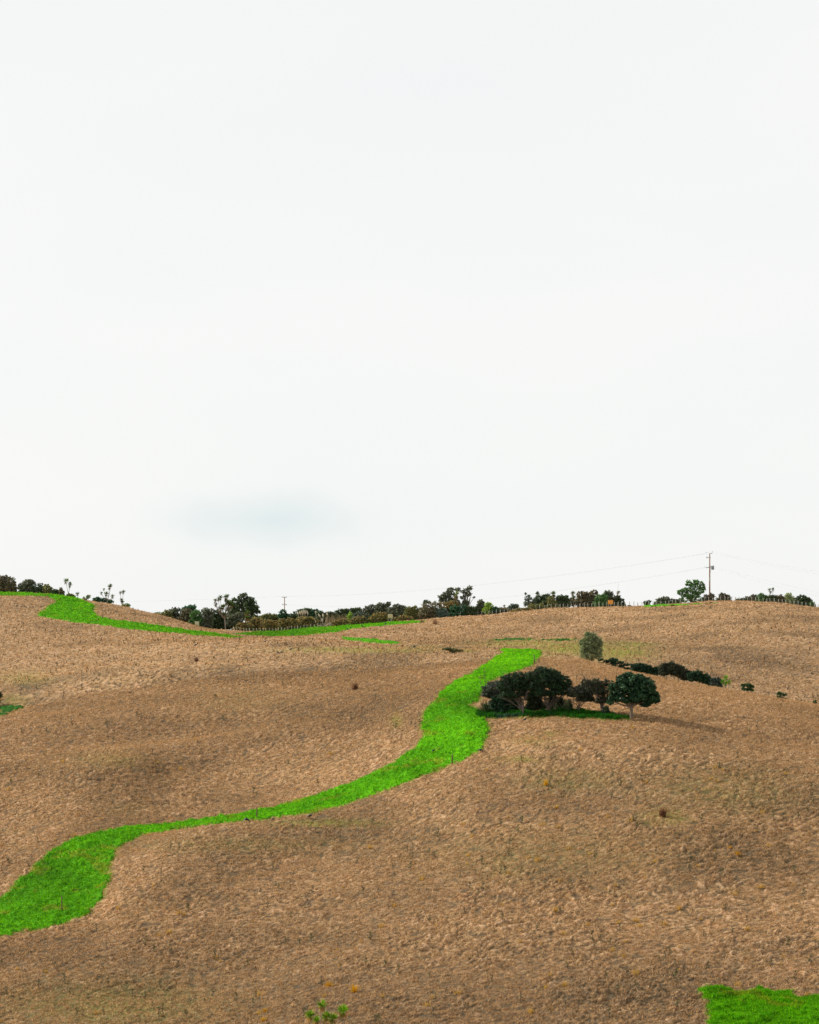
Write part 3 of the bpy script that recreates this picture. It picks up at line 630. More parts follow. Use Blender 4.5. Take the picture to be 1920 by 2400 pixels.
manuka('tallest dark tree of the grove with limbs fanning from a forked pale trunk', 1285, 1673, [(1275, 1574, 26, 13), (1250, 1582, 20, 12), (1298, 1580, 20, 13), (1318, 1594, 22, 13), (1330, 1606, 14, 12), (1268, 1596, 28, 14), (1300, 1604, 26, 12), (1262, 1568, 10, 8), (1256, 1606, 22, 16), (1272, 1622, 26, 9), (1304, 1619, 24, 9), (1324, 1618, 14, 10), (1282, 1588, 36, 14)], .11, 22, bark=M_barkg, flat=.5)
manuka('low umbrella-shaped tree with grey-tipped leaves in the middle of the grove', 1356, 1674, [(1350, 1615, 18, 9), (1368, 1609, 18, 9), (1388, 1617, 16, 9), (1366, 1624, 30, 11), (1372, 1636, 24, 9), (1342, 1626, 13, 9)], .08, 16, 'twig', bark=M_barkg, tips=(.14, .16, .13))
manuka('upright brown twiggy tree just left of the round-crowned tree', 1413, 1677, [(1372, 1596, 12, 9), (1396, 1597, 17, 10), (1420, 1600, 12, 12), (1404, 1618, 24, 16), (1420, 1632, 11, 22), (1390, 1612, 16, 14), (1408, 1640, 16, 12), (1384, 1602, 12, 10)], .09, 30, 'twig', dens=.6, upright=True, tips=(.05, .075, .04))

def undershrub(label, u, v, blobs, pal, name='shrub', leaf=.08, dens=1.1, dy=0, flat=.9, **k):
    p = hit(u, v); p = at_d(u, p.y + dy)
    return plant(name, label, 'shrub', u, p.y, blobs, pal, leaf, dens, .3, .04, flat=flat, vis=p, clump=.28, **k)
undershrub('dense dark shrub beneath the pale-trunked second tree of the grove', 1196, 1676, [(1182, 1645, 22, 18), (1160, 1648, 16, 16), (1204, 1650, 20, 16), (1192, 1662, 34, 14), (1168, 1658, 16, 16), (1218, 1664, 16, 12), (1172, 1640, 16, 14), (1196, 1636, 20, 12), (1212, 1640, 14, 12)], 'deep', dy=1.2)
undershrub('dark shrub between the two pale forked trunks of the grove', 1256, 1675, [(1250, 1640, 18, 16), (1256, 1650, 20, 18), (1240, 1634, 14, 12), (1244, 1660, 22, 16), (1268, 1660, 22, 15), (1258, 1630, 16, 10)], 'dark', dy=2.2)
undershrub('dark shrub behind the tallest tree of the grove, right side', 1308, 1674, [(1296, 1640, 14, 14), (1316, 1646, 12, 12), (1304, 1652, 17, 16), (1312, 1664, 22, 12)], 'dark', dy=2.0)
undershrub('small dark ivy-like shrub at the foot of the upright twiggy tree', 1419, 1678, [(1421, 1664, 8, 12), (1418, 1674, 10, 7)], 'deep', dy=-.2)

def flax(label, u, v, wpx, hpx, n=90, cols=((.07, .11, .04), (.04, .07, .03), (.14, .17, .07), (.20, .19, .09)), stalks=0, dy=0, name='flax_bush'):
    p = hit(u, v); p = at_d(u, p.y + dy); s = p.y / F
    T = thing(name, label, 'flax', p)
    Vs, Fs, cs = [], [], []; off = 0; R = wpx * s / 2; Hh = hpx * s
    for i in range(n):
        a = rng.uniform(0, 2 * np.pi); q = rng.uniform(.1, 1); h = Hh * rng.uniform(.55, 1.05) * (1 - .35 * q)
        dr = np.array([np.cos(a), np.sin(a), 0]); b0 = dr * rng.uniform(0, .3) * R
        p1 = b0 + dr * R * q * .35 + [0, 0, h * .8]; p2 = b0 + dr * R * q * 1.0 + [0, 0, h * (1 - .5 * q * rng.uniform(.2, 1))]
        m = bez(b0 - [0, 0, .05], p1, p2, 5); sd = np.cross(dr, [0, 0, 1]) * .05; w = np.array([.8, 1, .9, .6, .05])[:, None]
        Vs.append(np.concatenate([m - sd * w, m + sd * w])); k = np.arange(4)
        Fs.append(np.stack([k, k + 1, k + 6, k + 5], 1) + off); off += 10
        cs.append(np.repeat([np.array(cols[rng.integers(len(cols))]) * rng.uniform(.7, 1.3)], 10, 0))
    mesh_obj('leaf_fan', np.concatenate(Vs), np.concatenate(Fs), M_gloss, T, tint=np.concatenate(cs))
    for i in range(stalks):
        x = (i - stalks / 2) * .5; top = np.array([x * .9 - .2, .1, Hh * (2.4 + .5 * (i % 2))]); ps = [(bez((x * .3, 0, 0), (x * .5, 0, Hh), top, 7), np.linspace(.02, .012, 7))]
        for j in range(7):
            q = top * (1 - j * .06); e = q + np.array([(-1) ** j * .12, 0, .1]); ps.append((np.array([q, e]), np.array([.012, .03])))
        tube_obj('flower_stalk', ps, M_stake, T, 4)
    return T
flax('spiky green flax bush with tall dark flower stalks at the left end of the grove', 1140, 1672, 62, 36, 150, stalks=2)
flax('dark spiky flax under the grey-tipped umbrella tree', 1332, 1675, 52, 42, 120, dy=.8)
flax('small dark flax beside the foot of the tallest grove tree', 1302, 1675, 30, 30, 60, dy=1.0)

# the round glossy tree
b = hit(1480, 1684)
T = thing('round_tree', 'round-crowned glossy dark green tree on a single trunk at the right end of the grove', 'tree', b)
s = b.y / F; vb = CY - b.z / b.y * F
bl = [((pu - 1480) * s, (vb - pv) * s, ru * s, rv * s, ry * s) for pu, pv, ru, rv, ry in [(1478, 1606, 38, 27, 40), (1453, 1616, 26, 24, 28), (1508, 1610, 28, 24, 30), (1520, 1628, 24, 20, 26), (1444, 1634, 18, 15, 22), (1482, 1632, 42, 22, 40), (1526, 1641, 18, 11, 18), (1462, 1592, 20, 13, 18), (1500, 1592, 18, 13, 18), (1539, 1632, 8, 11, 10), (1434, 1612, 9, 10, 12), (1543, 1642, 6, 6, 8), (1474, 1582, 12, 7, 14), (1430, 1646, 9, 8, 12), (1512, 1650, 14, 9, 16)]]
P, cc = crown_points(bl, .09, 1.3, .19, .75)
fc_ = np.concatenate(_fac); kp = P[:, 2] > (vb - 1661) * s; P = P[kp]
V, Fc, c = cards(P, .105, [(.013, .045, .018), (.022, .065, .026), (.034, .09, .034), (.055, .12, .05), (.018, .05, .022)], .5, fc_[kp])
mesh_obj('crown', V, Fc, M_gloss, T, tint=c)
ps = [(bez((.05, 0, -.2), (-.03, 0, .5), (.02, 0, 1.25), 8), np.array([.24, .19, .165, .155, .15, .15, .15, .16]))]
for tg in cc[rng.choice(len(cc), 14, replace=False)]:
    p0 = np.array([0, 0, rng.uniform(.95, 1.25)]); ps.append((bez(p0, p0 + (tg - p0) * [.35, .35, .6], tg, 6, .04), np.linspace(.09, .02, 6)))
tube_obj('trunk', ps, simple('smooth grey brown bark', (.17, .13, .09), .9, .35, 10), T, 10)

# lone shrub and gully bushes
plant('round_shrub', 'lone pale grey-green rounded shrub behind the near hill crest', 'shrub', 1385, 217, [(1383, 1513, 23, 27), (1383, 1496, 18, 15), (1397, 1508, 16, 20), (1371, 1516, 15, 22), (1384, 1536, 27, 14), (1403, 1525, 11, 17), (1378, 1487, 8, 8), (1392, 1492, 8, 9), (1364, 1506, 7, 9), (1407, 1508, 7, 10)], 'sage', .06, .55, .3, .05, gain=1.35, clump=.2, flat=.9, nl=12)
for lab, u, dd, bl, pal in [
  ('low dark shrubs right below the lone rounded pale shrub', 1438, 219, [(1422, 1550, 9, 4), (1438, 1548, 12, 6), (1456, 1553, 9, 4), (1470, 1558, 9, 3), (1408, 1546, 8, 3)], 'deep'),
  ('dark green bush at the top end of the gully bushes', 1500, 222, [(1488, 1562, 12, 8), (1502, 1562, 14, 9), (1522, 1566, 13, 8), (1538, 1570, 12, 8)], 'deep'),
  ('largest grey-black bush in the gully behind the near crest', 1580, 219, [(1556, 1566, 14, 12), (1574, 1562, 18, 13), (1592, 1570, 18, 11), (1608, 1578, 14, 9)], 'twig'),
  ('dark green bush below the large grey-black gully bush', 1642, 216, [(1622, 1582, 12, 9), (1638, 1581, 14, 10), (1654, 1588, 12, 10), (1662, 1592, 8, 8)], 'deep'),
  ('small greyish bush left of the bright green spiky plant in the gully', 1679, 213, [(1676, 1594, 12, 7), (1688, 1598, 9, 6)], 'teal'),
  ('small rounded green bush alone in the lower gully', 1750, 209, [(1743, 1606, 6, 5), (1754, 1606, 8, 5), (1763, 1609, 5, 4)], 'green'),
  ('low dark green bush furthest down the gully', 1833, 205, [(1827, 1626, 7, 5), (1838, 1629, 7, 4)], 'green'),
  ('tiny bright green shrub near the right edge of the gully', 1910, 203, [(1910, 1645, 5, 5)], 'green'),
]:
    plant('gully_bush', lab, 'bush', u, dd, bl + [(q[0], q[1] + 9, q[2], q[3]) for q in bl], pal, .10, 1.1, .3, .04, clump=.33, flat=.9, nl=5, group='bushes in the gully behind the near crest')
plant('bush', 'dark round bush cut off by the left edge of the hillside', 'bush', -6, 190, [(-4, 1632, 11, 14), (-12, 1638, 12, 14)], 'dark', .1, 1.2, .3, .05, vis=hit(-6, 1652))

# ------------------------------------------------------------------ cabbage trees
def head(T, c, r, green, dead, n=70):
    Vs, cs = [], []
    for i in range(n):
        v = rng.normal(0, 1, 3); v[2] = abs(v[2]) * 1.0 + .05 if i < n * .72 else -abs(v[2]) - .2
        v /= np.linalg.norm(v); L_ = r * rng.uniform(.7, 1.1) * (1 if v[2] > 0 else .75)
        tip = c + v * L_ + [0, 0, -.12 * L_ * (1 - v[2])]; sd = np.cross(v, [.3, .2, 1]); sd /= np.linalg.norm(sd); sd *= r * .07
        mid = c + v * L_ * .55 + [0, 0, .05 * L_]
        Vs += [c, mid - sd, mid + sd, tip]
        q = np.array(green[rng.integers(len(green))] if v[2] > 0 else dead[rng.integers(len(dead))]) * rng.uniform(.75, 1.3)
        cs.append(np.repeat([q], 4, 0))
    mesh_obj('leaf_head', np.array(Vs), np.array([[0, 1, 3, 2]]) + 4 * np.arange(n)[:, None], M_leaf, T, tint=np.concatenate(cs))
CG = [(.10, .16, .035), (.14, .20, .05), (.07, .12, .03), (.19, .24, .07)]; CDD = [(.26, .20, .10), (.16, .13, .06), (.33, .24, .13)]
def cabbage(label, u, dd, heads, r_px=7, vis=None, green=CG, dead=CDD, tr=.06, n=70, name='cabbage_tree', fork=.35):
    b = at_d(u, dd) if vis is None else vis; s = b.y / F; vb = CY - b.z / b.y * F
    T = thing(name, label, 'cabbage tree', b, None)
    ps = []
    hs = [np.array([(hu - u) * s, rng.uniform(-.3, .3), (vb - hv) * s]) for hu, hv, *_ in heads]
    hm = np.mean([h[2] for h in hs]); fk = np.array([np.mean([h[0] for h in hs]) * .3, 0, hm * fork])
    ps.append((bez((0, 0, -.2), (0, 0, fk[2] * .5), fk, 4), np.linspace(tr * 1.4, tr, 4)))
    for h in hs: ps.append((bez(fk, fk + (h - fk) * [.75, .75, .4], h, 6, .02), np.linspace(tr * .85, tr * .5, 6)))
    tube_obj('trunk', ps, M_barkp, T, 5)
    for h, hd in zip(hs, heads): head(T, h, (hd[2] if len(hd) > 2 else r_px) * s * 1.3, green, dead, n)
    return T
cabbage('slender cabbage tree standing alone on the left ridge right of the dark bushes', 160, 352, [(156, 1363, 8), (164, 1373, 7), (165, 1368, 5)])
cabbage('low single-headed cabbage plant on the left ridge beside the green strip', 182, 350, [(182, 1393, 6)])
cabbage('many-headed cabbage tree, middle one on the left ridge', 252, 350, [(257, 1377, 7), (244, 1382, 4), (238, 1391, 5), (250, 1393, 7), (264, 1399, 6), (260, 1373, 5)])
cabbage('two-stemmed cabbage tree, rightmost on the left ridge', 286, 350, [(282, 1390, 5), (289, 1388, 6), (285, 1408, 6), (288, 1412, 5)])
cabbage('largest cabbage tree, leaning pale stems and green heads in front of the dark round tree', 529, 392, [(505, 1409, 6), (506, 1418, 6), (516, 1402, 8), (529, 1401, 8), (534, 1397, 5), (512, 1406, 5), (523, 1424, 9), (536, 1416, 9), (542, 1420, 8), (517, 1428, 8), (527, 1442, 8), (531, 1412, 8)], n=80, fork=.45, tr=.09)
cabbage('cabbage tree with orange dead leaves rising from the gorse', 580, 396, [(579, 1439, 9), (579, 1450, 9)], green=CG, dead=[(.34, .2, .06), (.24, .16, .05)], n=90)
cabbage('cabbage tree head showing through the crown of the tall ragged tree', 1072, 406, [(1070, 1394, 9), (1069, 1402, 7)], green=[(.22, .28, .04), (.16, .22, .04)])
cabbage('tiny cabbage tree poking above the low brown bushes', 1182, 406, [(1182, 1421, 4)])
cabbage('cabbage tree with drooping tan leaves, left of two rising from the dark bushes', 1298, 404, [(1297, 1393, 8), (1298, 1400, 7)], n=90)
cabbage('cabbage tree with a green top, right of two rising from the dark bushes', 1344, 404, [(1343, 1392, 7), (1344, 1402, 7)], n=90)
cabbage('yellow-headed cabbage tree among the bushes left of the orange sign', 1401, 403, [(1401, 1397, 6)], green=[(.36, .33, .04), (.25, .25, .04)])
cabbage('thin cabbage tree beside the slim mast', 1451, 406, [(1450, 1389, 5), (1447, 1391, 3)])
cabbage('sparse tall cabbage tree above the bushes near the right edge', 1808, 396, [(1803, 1383, 5), (1812, 1382, 5), (1806, 1389, 4)])
LG = [(.16, .36, .02), (.24, .46, .03), (.11, .26, .02), (.32, .42, .05)]; LD = [(.55, .30, .12), (.40, .32, .06), (.24, .26, .05)]
cabbage('five-headed young cabbage tree at the bottom edge of the picture', 735, 99, [(753, 2357, 15), (724, 2381, 15), (762, 2384, 14), (777, 2387, 15), (738, 2397, 14), (757, 2393, 11)], vis=at_d(738, 99), green=LG, dead=LD, tr=.04, n=110)
cabbage('single-stemmed young cabbage tree right of the five-headed one at the bottom edge', 804, 99, [(805, 2370, 17)], vis=at_d(803, 99), green=LG, dead=LD, tr=.035, n=120)
cabbage('bright green spiky young cabbage tree among the gully bushes', 1702, 207, [(1703, 1590, 8), (1694, 1597, 7), (1709, 1600, 7), (1700, 1603, 7)], green=[(.14, .34, .02), (.20, .42, .03)], dead=[(.14, .3, .03)])

# ------------------------------------------------------------------ ridge bushes and trees
RB = [
 ('low dark hedge behind the grey-brown tree and the largest cabbage tree', 500, 420, [(470, 1456, 20, 10), (500, 1454, 22, 12), (530, 1456, 20, 12), (515, 1468, 30, 10), (545, 1462, 20, 12)], 'dark', {}),
 ('dark hedge behind the gorse right of the large round tree', 618, 420, [(596, 1452, 18, 9), (620, 1452, 20, 9), (645, 1452, 20, 9), (612, 1466, 30, 10)], 'dark', {}),
 ('long low dark hedge behind the pampas and dead branches', 745, 420, [(690, 1452, 20, 8), (720, 1452, 22, 9), (750, 1449, 24, 9), (778, 1447, 20, 9), (800, 1448, 18, 9)], 'grey', {}),
 ('dark hedge behind the cream square board', 915, 421, [(880, 1440, 20, 9), (905, 1436, 20, 11), (925, 1440, 20, 10), (948, 1440, 18, 9), (915, 1450, 34, 8)], 'dark', {}),
 ('dark hedge behind the thicket left of the stile', 985, 421, [(968, 1438, 16, 9), (985, 1437, 15, 10), (1002, 1436, 15, 9), (985, 1446, 26, 7)], 'brown', {}),
 ('dark hedge running behind the low bushes right of the ragged trees', 1160, 420, [(1120, 1432, 20, 6), (1145, 1431, 20, 6), (1170, 1431, 22, 6), (1200, 1430, 20, 6)], 'dark', {}),
 ('dark hedge between the domed bushes and the cabbage trees', 1300, 420, [(1250, 1418, 18, 8), (1280, 1414, 20, 9), (1310, 1413, 18, 9), (1342, 1412, 18, 10), (1362, 1410, 12, 10)], 'grey', {}),
 ('dark hedge behind the orange board', 1418, 420, [(1390, 1410, 16, 9), (1415, 1408, 16, 10), (1440, 1410, 16, 9)], 'dark', {}),
 ('brown hedge low on the right skyline between windswept and domed bushes', 1815, 412, [(1770, 1404, 16, 6), (1796, 1404, 16, 6), (1822, 1405, 16, 6), (1846, 1406, 16, 6), (1868, 1408, 14, 6)], 'brown', {}),
  # label, u, distance, blobs, palette, options
 ('dark bush filling the far left corner of the ridge', 8, 368, [(4, 1364, 12, 13), (14, 1360, 9, 10), (6, 1378, 18, 16)], 'brown', {}),
 ('reddish dark bush second from the left corner of the ridge', 27, 367, [(27, 1366, 10, 12), (28, 1380, 12, 14)], 'brown', {}),
 ('open-crowned bush with a pale bare stem on the left ridge', 64, 366, [(66, 1366, 12, 8), (52, 1374, 9, 7), (76, 1370, 8, 7), (62, 1384, 20, 12)], 'grey', dict(bark=M_barkp, gaps=.15)),
 ('dull green bush in the middle of the left ridge bushes', 94, 365, [(92, 1380, 12, 11), (100, 1388, 14, 10)], 'dark', {}),
 ('olive rounded bush on the left ridge beside the dull green one', 112, 364, [(111, 1379, 9, 10), (116, 1387, 12, 9)], 'olive', {}),
 ('low dark bush sloping down at the right end of the left ridge bushes', 131, 363, [(128, 1389, 10, 7), (140, 1392, 9, 8)], 'dark', {}),
 ('thin brown upright shrub left of the lone slender cabbage tree', 144, 362, [(143, 1385, 4, 8), (146, 1392, 6, 7)], 'brown', {}),
 ('small bushy shrub at the foot of the slender cabbage tree', 166, 352, [(161, 1396, 6, 6), (170, 1398, 7, 6)], 'olive', {}),
 ('bare pale twiggy shrub between the cabbage trees of the left ridge', 203, 350, [(198, 1403, 5, 3), (207, 1399, 6, 5)], 'sage', dict(dens=.35, gaps=.5, nl=12)),
 ('small dark shrub left of the many-headed cabbage tree', 228, 352, [(227, 1405, 9, 5)], 'deep', {}),
 ('dark shrub beneath the many-headed cabbage tree', 250, 352, [(243, 1408, 8, 6), (257, 1410, 9, 6)], 'deep', {}),
 ('little grey shrub right of the two-stemmed cabbage tree', 298, 349, [(298, 1420, 7, 5), (290, 1420, 6, 4)], 'sage', {}),
 ('low yellow-green bush just above the shoulder of the left hill', 372, 400, [(372, 1441, 12, 6), (366, 1445, 8, 5)], 'olive', {}),
 ('olive bush second on the hill shoulder', 392, 402, [(392, 1438, 10, 7), (392, 1448, 12, 8)], 'olive', {}),
 ('grey-olive bush above the hill shoulder', 411, 404, [(411, 1434, 13, 9), (404, 1446, 16, 12), (418, 1452, 14, 10)], 'grey', {}),
 ('dark green domed tree behind the rusty bush', 447, 412, [(447, 1427, 17, 9), (436, 1430, 12, 7), (452, 1442, 18, 14)], 'deep', {}),
 ('rusty brown bush left above the small yellow sign', 437, 402, [(438, 1437, 11, 10), (434, 1452, 13, 12)], 'brown', {}),
 ('mid green bush directly above the small yellow sign', 461, 400, [(460, 1442, 12, 10), (462, 1456, 15, 12)], 'green', {}),
 ('grey-brown tree with pale bare twigs right of the yellow sign', 487, 400, [(482, 1433, 9, 8), (494, 1433, 9, 7), (487, 1446, 14, 12), (486, 1462, 14, 12)], 'grey', dict(bark=M_barkp, gaps=.1, nl=14)),
 ('dark bush left of the largest cabbage tree', 510, 402, [(508, 1438, 12, 8), (518, 1447, 13, 10), (508, 1460, 16, 14)], 'dark', {}),
 ('large dark round tree standing above the left bush line', 572, 412, [(555, 1415, 17, 14), (570, 1402, 12, 11), (586, 1411, 15, 13), (593, 1428, 13, 9), (604, 1435, 7, 5), (570, 1428, 30, 15), (546, 1430, 14, 14), (560, 1444, 24, 12), (590, 1418, 6, 12)], 'dark', dict(leaf=.2, dens=1.0, clump=.24, trunk_r=.25, gaps=.12)),
 ('dark grey bush in front of the large round tree', 554, 400, [(548, 1447, 14, 9), (564, 1443, 14, 8), (552, 1462, 20, 13)], 'grey', {}),
 ('brown gorse bush bulging through the fence right of the largest cabbage tree', 576, 386, [(566, 1468, 11, 9), (580, 1472, 14, 13), (572, 1480, 16, 8), (552, 1476, 8, 7)], 'gorse', {}),
 ('orange-flecked gorse below the cabbage tree with dead leaves', 602, 398, [(600, 1456, 15, 8), (594, 1466, 14, 10), (608, 1470, 14, 14)], 'gorse', {}),
 ('olive bush left of the far power pole', 625, 402, [(622, 1448, 14, 7), (630, 1444, 9, 6), (622, 1458, 16, 10)], 'olive', {}),
 ('orange-flecked gorse left of the far power pole', 632, 394, [(628, 1462, 13, 9), (640, 1464, 13, 10), (632, 1475, 18, 9)], 'gorse', {}),
 ('olive green bush beside the dark pine under the far pole', 645, 403, [(645, 1448, 12, 8), (648, 1458, 14, 10)], 'olive', {}),
 ('small dark spiky conifer at the foot of the far power pole', 663, 401, [(663, 1434, 7, 5), (661, 1441, 11, 5), (666, 1446, 12, 4), (662, 1454, 10, 8)], 'deep', dict(clump=.4)),
 ('low dark green bush right of the spiky conifer', 680, 404, [(682, 1444, 11, 5), (690, 1446, 10, 6)], 'dark', {}),
 ('wide gorse bush thick with orange flowers beneath the far pole', 672, 393, [(662, 1462, 14, 10), (680, 1458, 12, 9), (693, 1464, 12, 10), (672, 1473, 24, 10), (698, 1474, 10, 8)], 'gorse', {}),
 ('dark green bush behind the cream pampas plumes', 718, 408, [(706, 1440, 16, 9), (716, 1434, 14, 8), (726, 1435, 10, 8), (718, 1446, 22, 10)], 'dark', {}),
 ('dark tufted bush right of the pampas plumes', 738, 407, [(737, 1435, 8, 6), (742, 1432, 5, 4), (738, 1446, 12, 10)], 'deep', {}),
 ('brown gorse bush beneath the pampas plumes', 718, 397, [(712, 1456, 16, 9), (728, 1454, 14, 8), (736, 1462, 12, 10), (716, 1469, 20, 9)], 'gorse', {}),
 ('dark small bush between leaning pampas plumes', 751, 402, [(750, 1438, 7, 6), (753, 1450, 12, 13)], 'dark', {}),
 ('dark bush right of the leaning pampas plumes', 771, 406, [(768, 1440, 9, 6), (778, 1440, 8, 6), (770, 1450, 12, 8)], 'dark', {}),
 ('gorse bush behind the broken dead branches', 798, 395, [(790, 1462, 12, 8), (804, 1458, 12, 8), (800, 1468, 16, 8)], 'gorse', {}),
 ('long dark hedge bush on the skyline, left part', 803, 410, [(798, 1435, 12, 7), (810, 1434, 11, 7), (806, 1444, 20, 9)], 'dark', {}),
 ('long dark hedge bush on the skyline, middle part', 828, 411, [(824, 1433, 12, 7), (836, 1432, 12, 7), (830, 1442, 20, 9)], 'dark', {}),
 ('yellow-green bush before the dark skyline hedge', 822, 401, [(821, 1442, 6, 6), (824, 1449, 9, 7)], 'lime', {}),
 ('domed shrub with a pale grey rim left of the cream sign', 841, 400, [(838, 1440, 9, 5), (847, 1442, 8, 5), (842, 1449, 14, 7)], 'silver', {}),
 ('orange-flowering gorse below the pale-rimmed shrub', 842, 396, [(830, 1456, 11, 8), (844, 1452, 12, 8), (856, 1458, 11, 8), (842, 1464, 20, 7)], 'gorse', {}),
 ('dark mixed bush left of the cream sign', 868, 410, [(862, 1431, 12, 8), (874, 1428, 12, 10), (868, 1442, 18, 11)], 'grey', {}),
 ('dark wind-combed tree with two raised tufts left above the cream sign', 896, 408, [(893, 1418, 9, 6), (884, 1423, 8, 6), (911, 1415, 6, 5), (906, 1420, 7, 5), (892, 1432, 12, 10), (904, 1434, 10, 9)], 'grey', dict(gaps=.1)),
 ('orange-tinted gorse left of the cream sign', 884, 396, [(882, 1446, 11, 7), (896, 1444, 12, 8), (888, 1455, 18, 8), (872, 1454, 10, 7)], 'gorse', {}),
 ('broad dark tree with bare grey twigs right above the cream sign', 934, 406, [(930, 1424, 11, 8), (922, 1432, 11, 9), (942, 1426, 10, 7), (936, 1438, 20, 12), (952, 1434, 8, 10)], 'grey', dict(bark=M_barkp, nl=14)),
 ('low gorse with orange flowers right of the cream sign', 944, 396, [(944, 1449, 12, 5), (956, 1450, 12, 5), (934, 1452, 12, 5)], 'gorse', {}),
 ('olive-brown bush with a pale leaning trunk between the two signs of twigs', 967, 402, [(960, 1430, 10, 7), (973, 1428, 8, 8), (966, 1440, 14, 12)], 'olive', dict(bark=M_barkp)),
 ('small open tree with tufted clumps left of the twiggy brown thicket', 1000, 408, [(998, 1411, 6, 5), (1007, 1412, 4, 4), (994, 1416, 4, 4), (991, 1430, 8, 8)], 'grey', dict(gaps=.1, nl=10)),
 ('twiggy brown thicket left of the wooden stile', 1012, 400, [(1004, 1430, 15, 14), (1020, 1422, 14, 12), (1012, 1442, 20, 10), (992, 1438, 10, 10)], 'brown', dict(dens=.55, nl=26, bark=M_barkp)),
 ('rounded blue-green shrub right above the wooden stile', 1037, 399, [(1036, 1433, 11, 7), (1042, 1438, 9, 6)], 'teal', {}),
 ('tall ragged tree leaning left, on the skyline left of the ragged pair', 1070, 412, [(1056, 1384, 9, 7), (1048, 1394, 11, 8), (1037, 1399, 10, 5), (1062, 1400, 9, 11), (1050, 1408, 14, 8), (1074, 1382, 7, 5), (1068, 1414, 12, 9), (1034, 1408, 6, 5)], 'grey', dict(trunk_r=.2, nl=16, gaps=.16)),
 ('tall ragged tree with bare twigs on its right side, on the skyline', 1096, 411, [(1101, 1379, 7, 6), (1090, 1386, 10, 6), (1098, 1392, 8, 7), (1086, 1400, 7, 6), (1092, 1412, 9, 7), (1111, 1400, 3, 3), (1088, 1420, 9, 6)], 'grey', dict(trunk_r=.16, nl=24, gaps=.2)),
 ('dark teal-green bush under the tall ragged trees', 1076, 401, [(1066, 1428, 13, 7), (1082, 1427, 14, 7), (1074, 1438, 20, 9)], 'deep', {}),
 ('brown and orange bush left below the tall ragged trees', 1052, 403, [(1046, 1422, 14, 9), (1054, 1431, 15, 10), (1062, 1416, 10, 8)], 'gorse', {}),
 ('dark green bush right below the tall ragged trees', 1103, 401, [(1098, 1427, 11, 7), (1108, 1430, 11, 8), (1102, 1438, 16, 7)], 'dark', {}),
 ('upright column-shaped grey bush on the skyline', 1127, 404, [(1128, 1412, 8, 6), (1124, 1418, 6, 7), (1130, 1424, 8, 10), (1120, 1430, 9, 9)], 'grey', {}),
 ('yellow-green bush next to the column-shaped grey bush', 1144, 402, [(1144, 1418, 7, 6), (1148, 1425, 9, 8), (1140, 1430, 8, 8)], 'lime', {}),
 ('low dark green bush right of the yellow-green one', 1160, 402, [(1158, 1429, 10, 6), (1164, 1433, 11, 6)], 'deep', {}),
 ('low brown bush beneath the tiny cabbage tree', 1180, 402, [(1174, 1430, 9, 6), (1188, 1431, 10, 6), (1180, 1437, 14, 4)], 'brown', {}),
 ('grey-green wind-swept bush on the skyline right of the tiny cabbage tree', 1204, 404, [(1200, 1423, 8, 6), (1208, 1421, 8, 5), (1206, 1430, 12, 7)], 'silver', {}),
 ('orange-flecked gorse along the fence right of the wind-swept bush', 1218, 397, [(1210, 1432, 11, 4), (1224, 1430, 12, 5), (1238, 1430, 10, 5)], 'gorse', {}),
 ('thin pale tree full of gaps left of the dark domed bushes', 1240, 404, [(1238, 1402, 8, 8), (1246, 1410, 10, 8), (1235, 1412, 8, 8), (1260, 1390, 4, 5), (1232, 1392, 3, 4)], 'silver', dict(gaps=.45, dens=.5, nl=18, bark=M_barkp)),
 ('dark green domed bush, left of the dome-shaped row', 1272, 405, [(1264, 1404, 12, 8), (1280, 1402, 13, 8), (1272, 1416, 20, 12)], 'dark', {}),
 ('low olive bush under the left domed bush', 1252, 400, [(1250, 1424, 12, 8), (1268, 1424, 12, 8)], 'olive', {}),
 ('dark domed bush between the two cabbage trees', 1319, 405, [(1314, 1402, 12, 8), (1326, 1404, 10, 8), (1318, 1416, 18, 13)], 'dark', {}),
 ('olive bush under the left of the two cabbage trees', 1292, 401, [(1290, 1408, 8, 10), (1296, 1420, 12, 10)], 'olive', {}),
 ('grey-brown tall domed bush right of the green-topped cabbage tree', 1368, 405, [(1364, 1396, 11, 10), (1374, 1398, 11, 9), (1366, 1412, 17, 14)], 'brown', {}),
 ('rounded brown knob-topped bush next to the tall domed bush', 1391, 404, [(1391, 1391, 10, 7), (1390, 1404, 8, 10), (1384, 1416, 10, 10)], 'brown', {}),
 ('mid green bush left of the orange sign', 1408, 402, [(1406, 1402, 10, 8), (1416, 1400, 8, 7), (1404, 1416, 13, 10)], 'green', {}),
 ('tall dark peaked bush behind the orange sign', 1428, 404, [(1420, 1390, 4, 6), (1428, 1393, 8, 8), (1434, 1404, 12, 10), (1424, 1410, 14, 14)], 'grey', {}),
 ('dark bush tapering down right of the slim mast', 1452, 404, [(1446, 1403, 9, 7), (1456, 1412, 8, 9), (1450, 1420, 13, 8), (1462, 1420, 5, 7)], 'dark', {}),
 ('tiny dark shrub alone on the bare skyline', 1475, 401, [(1475, 1424, 4, 3)], 'brown', {}),
 ('small lone tree on the bare skyline between the fence gaps', 1517, 403, [(1513, 1412, 5, 4), (1521, 1411, 5, 5), (1516, 1415, 7, 4)], 'dark', dict(gaps=.1)),
 ('brownish domed bush left of the large leafy tree', 1556, 402, [(1549, 1408, 10, 7), (1560, 1404, 9, 6), (1550, 1416, 16, 7), (1562, 1414, 10, 8)], 'grey', {}),
 ('low greyish bush at the foot of the large leafy tree, left side', 1584, 402, [(1578, 1409, 9, 6), (1590, 1409, 10, 6), (1584, 1415, 14, 6)], 'grey', {}),
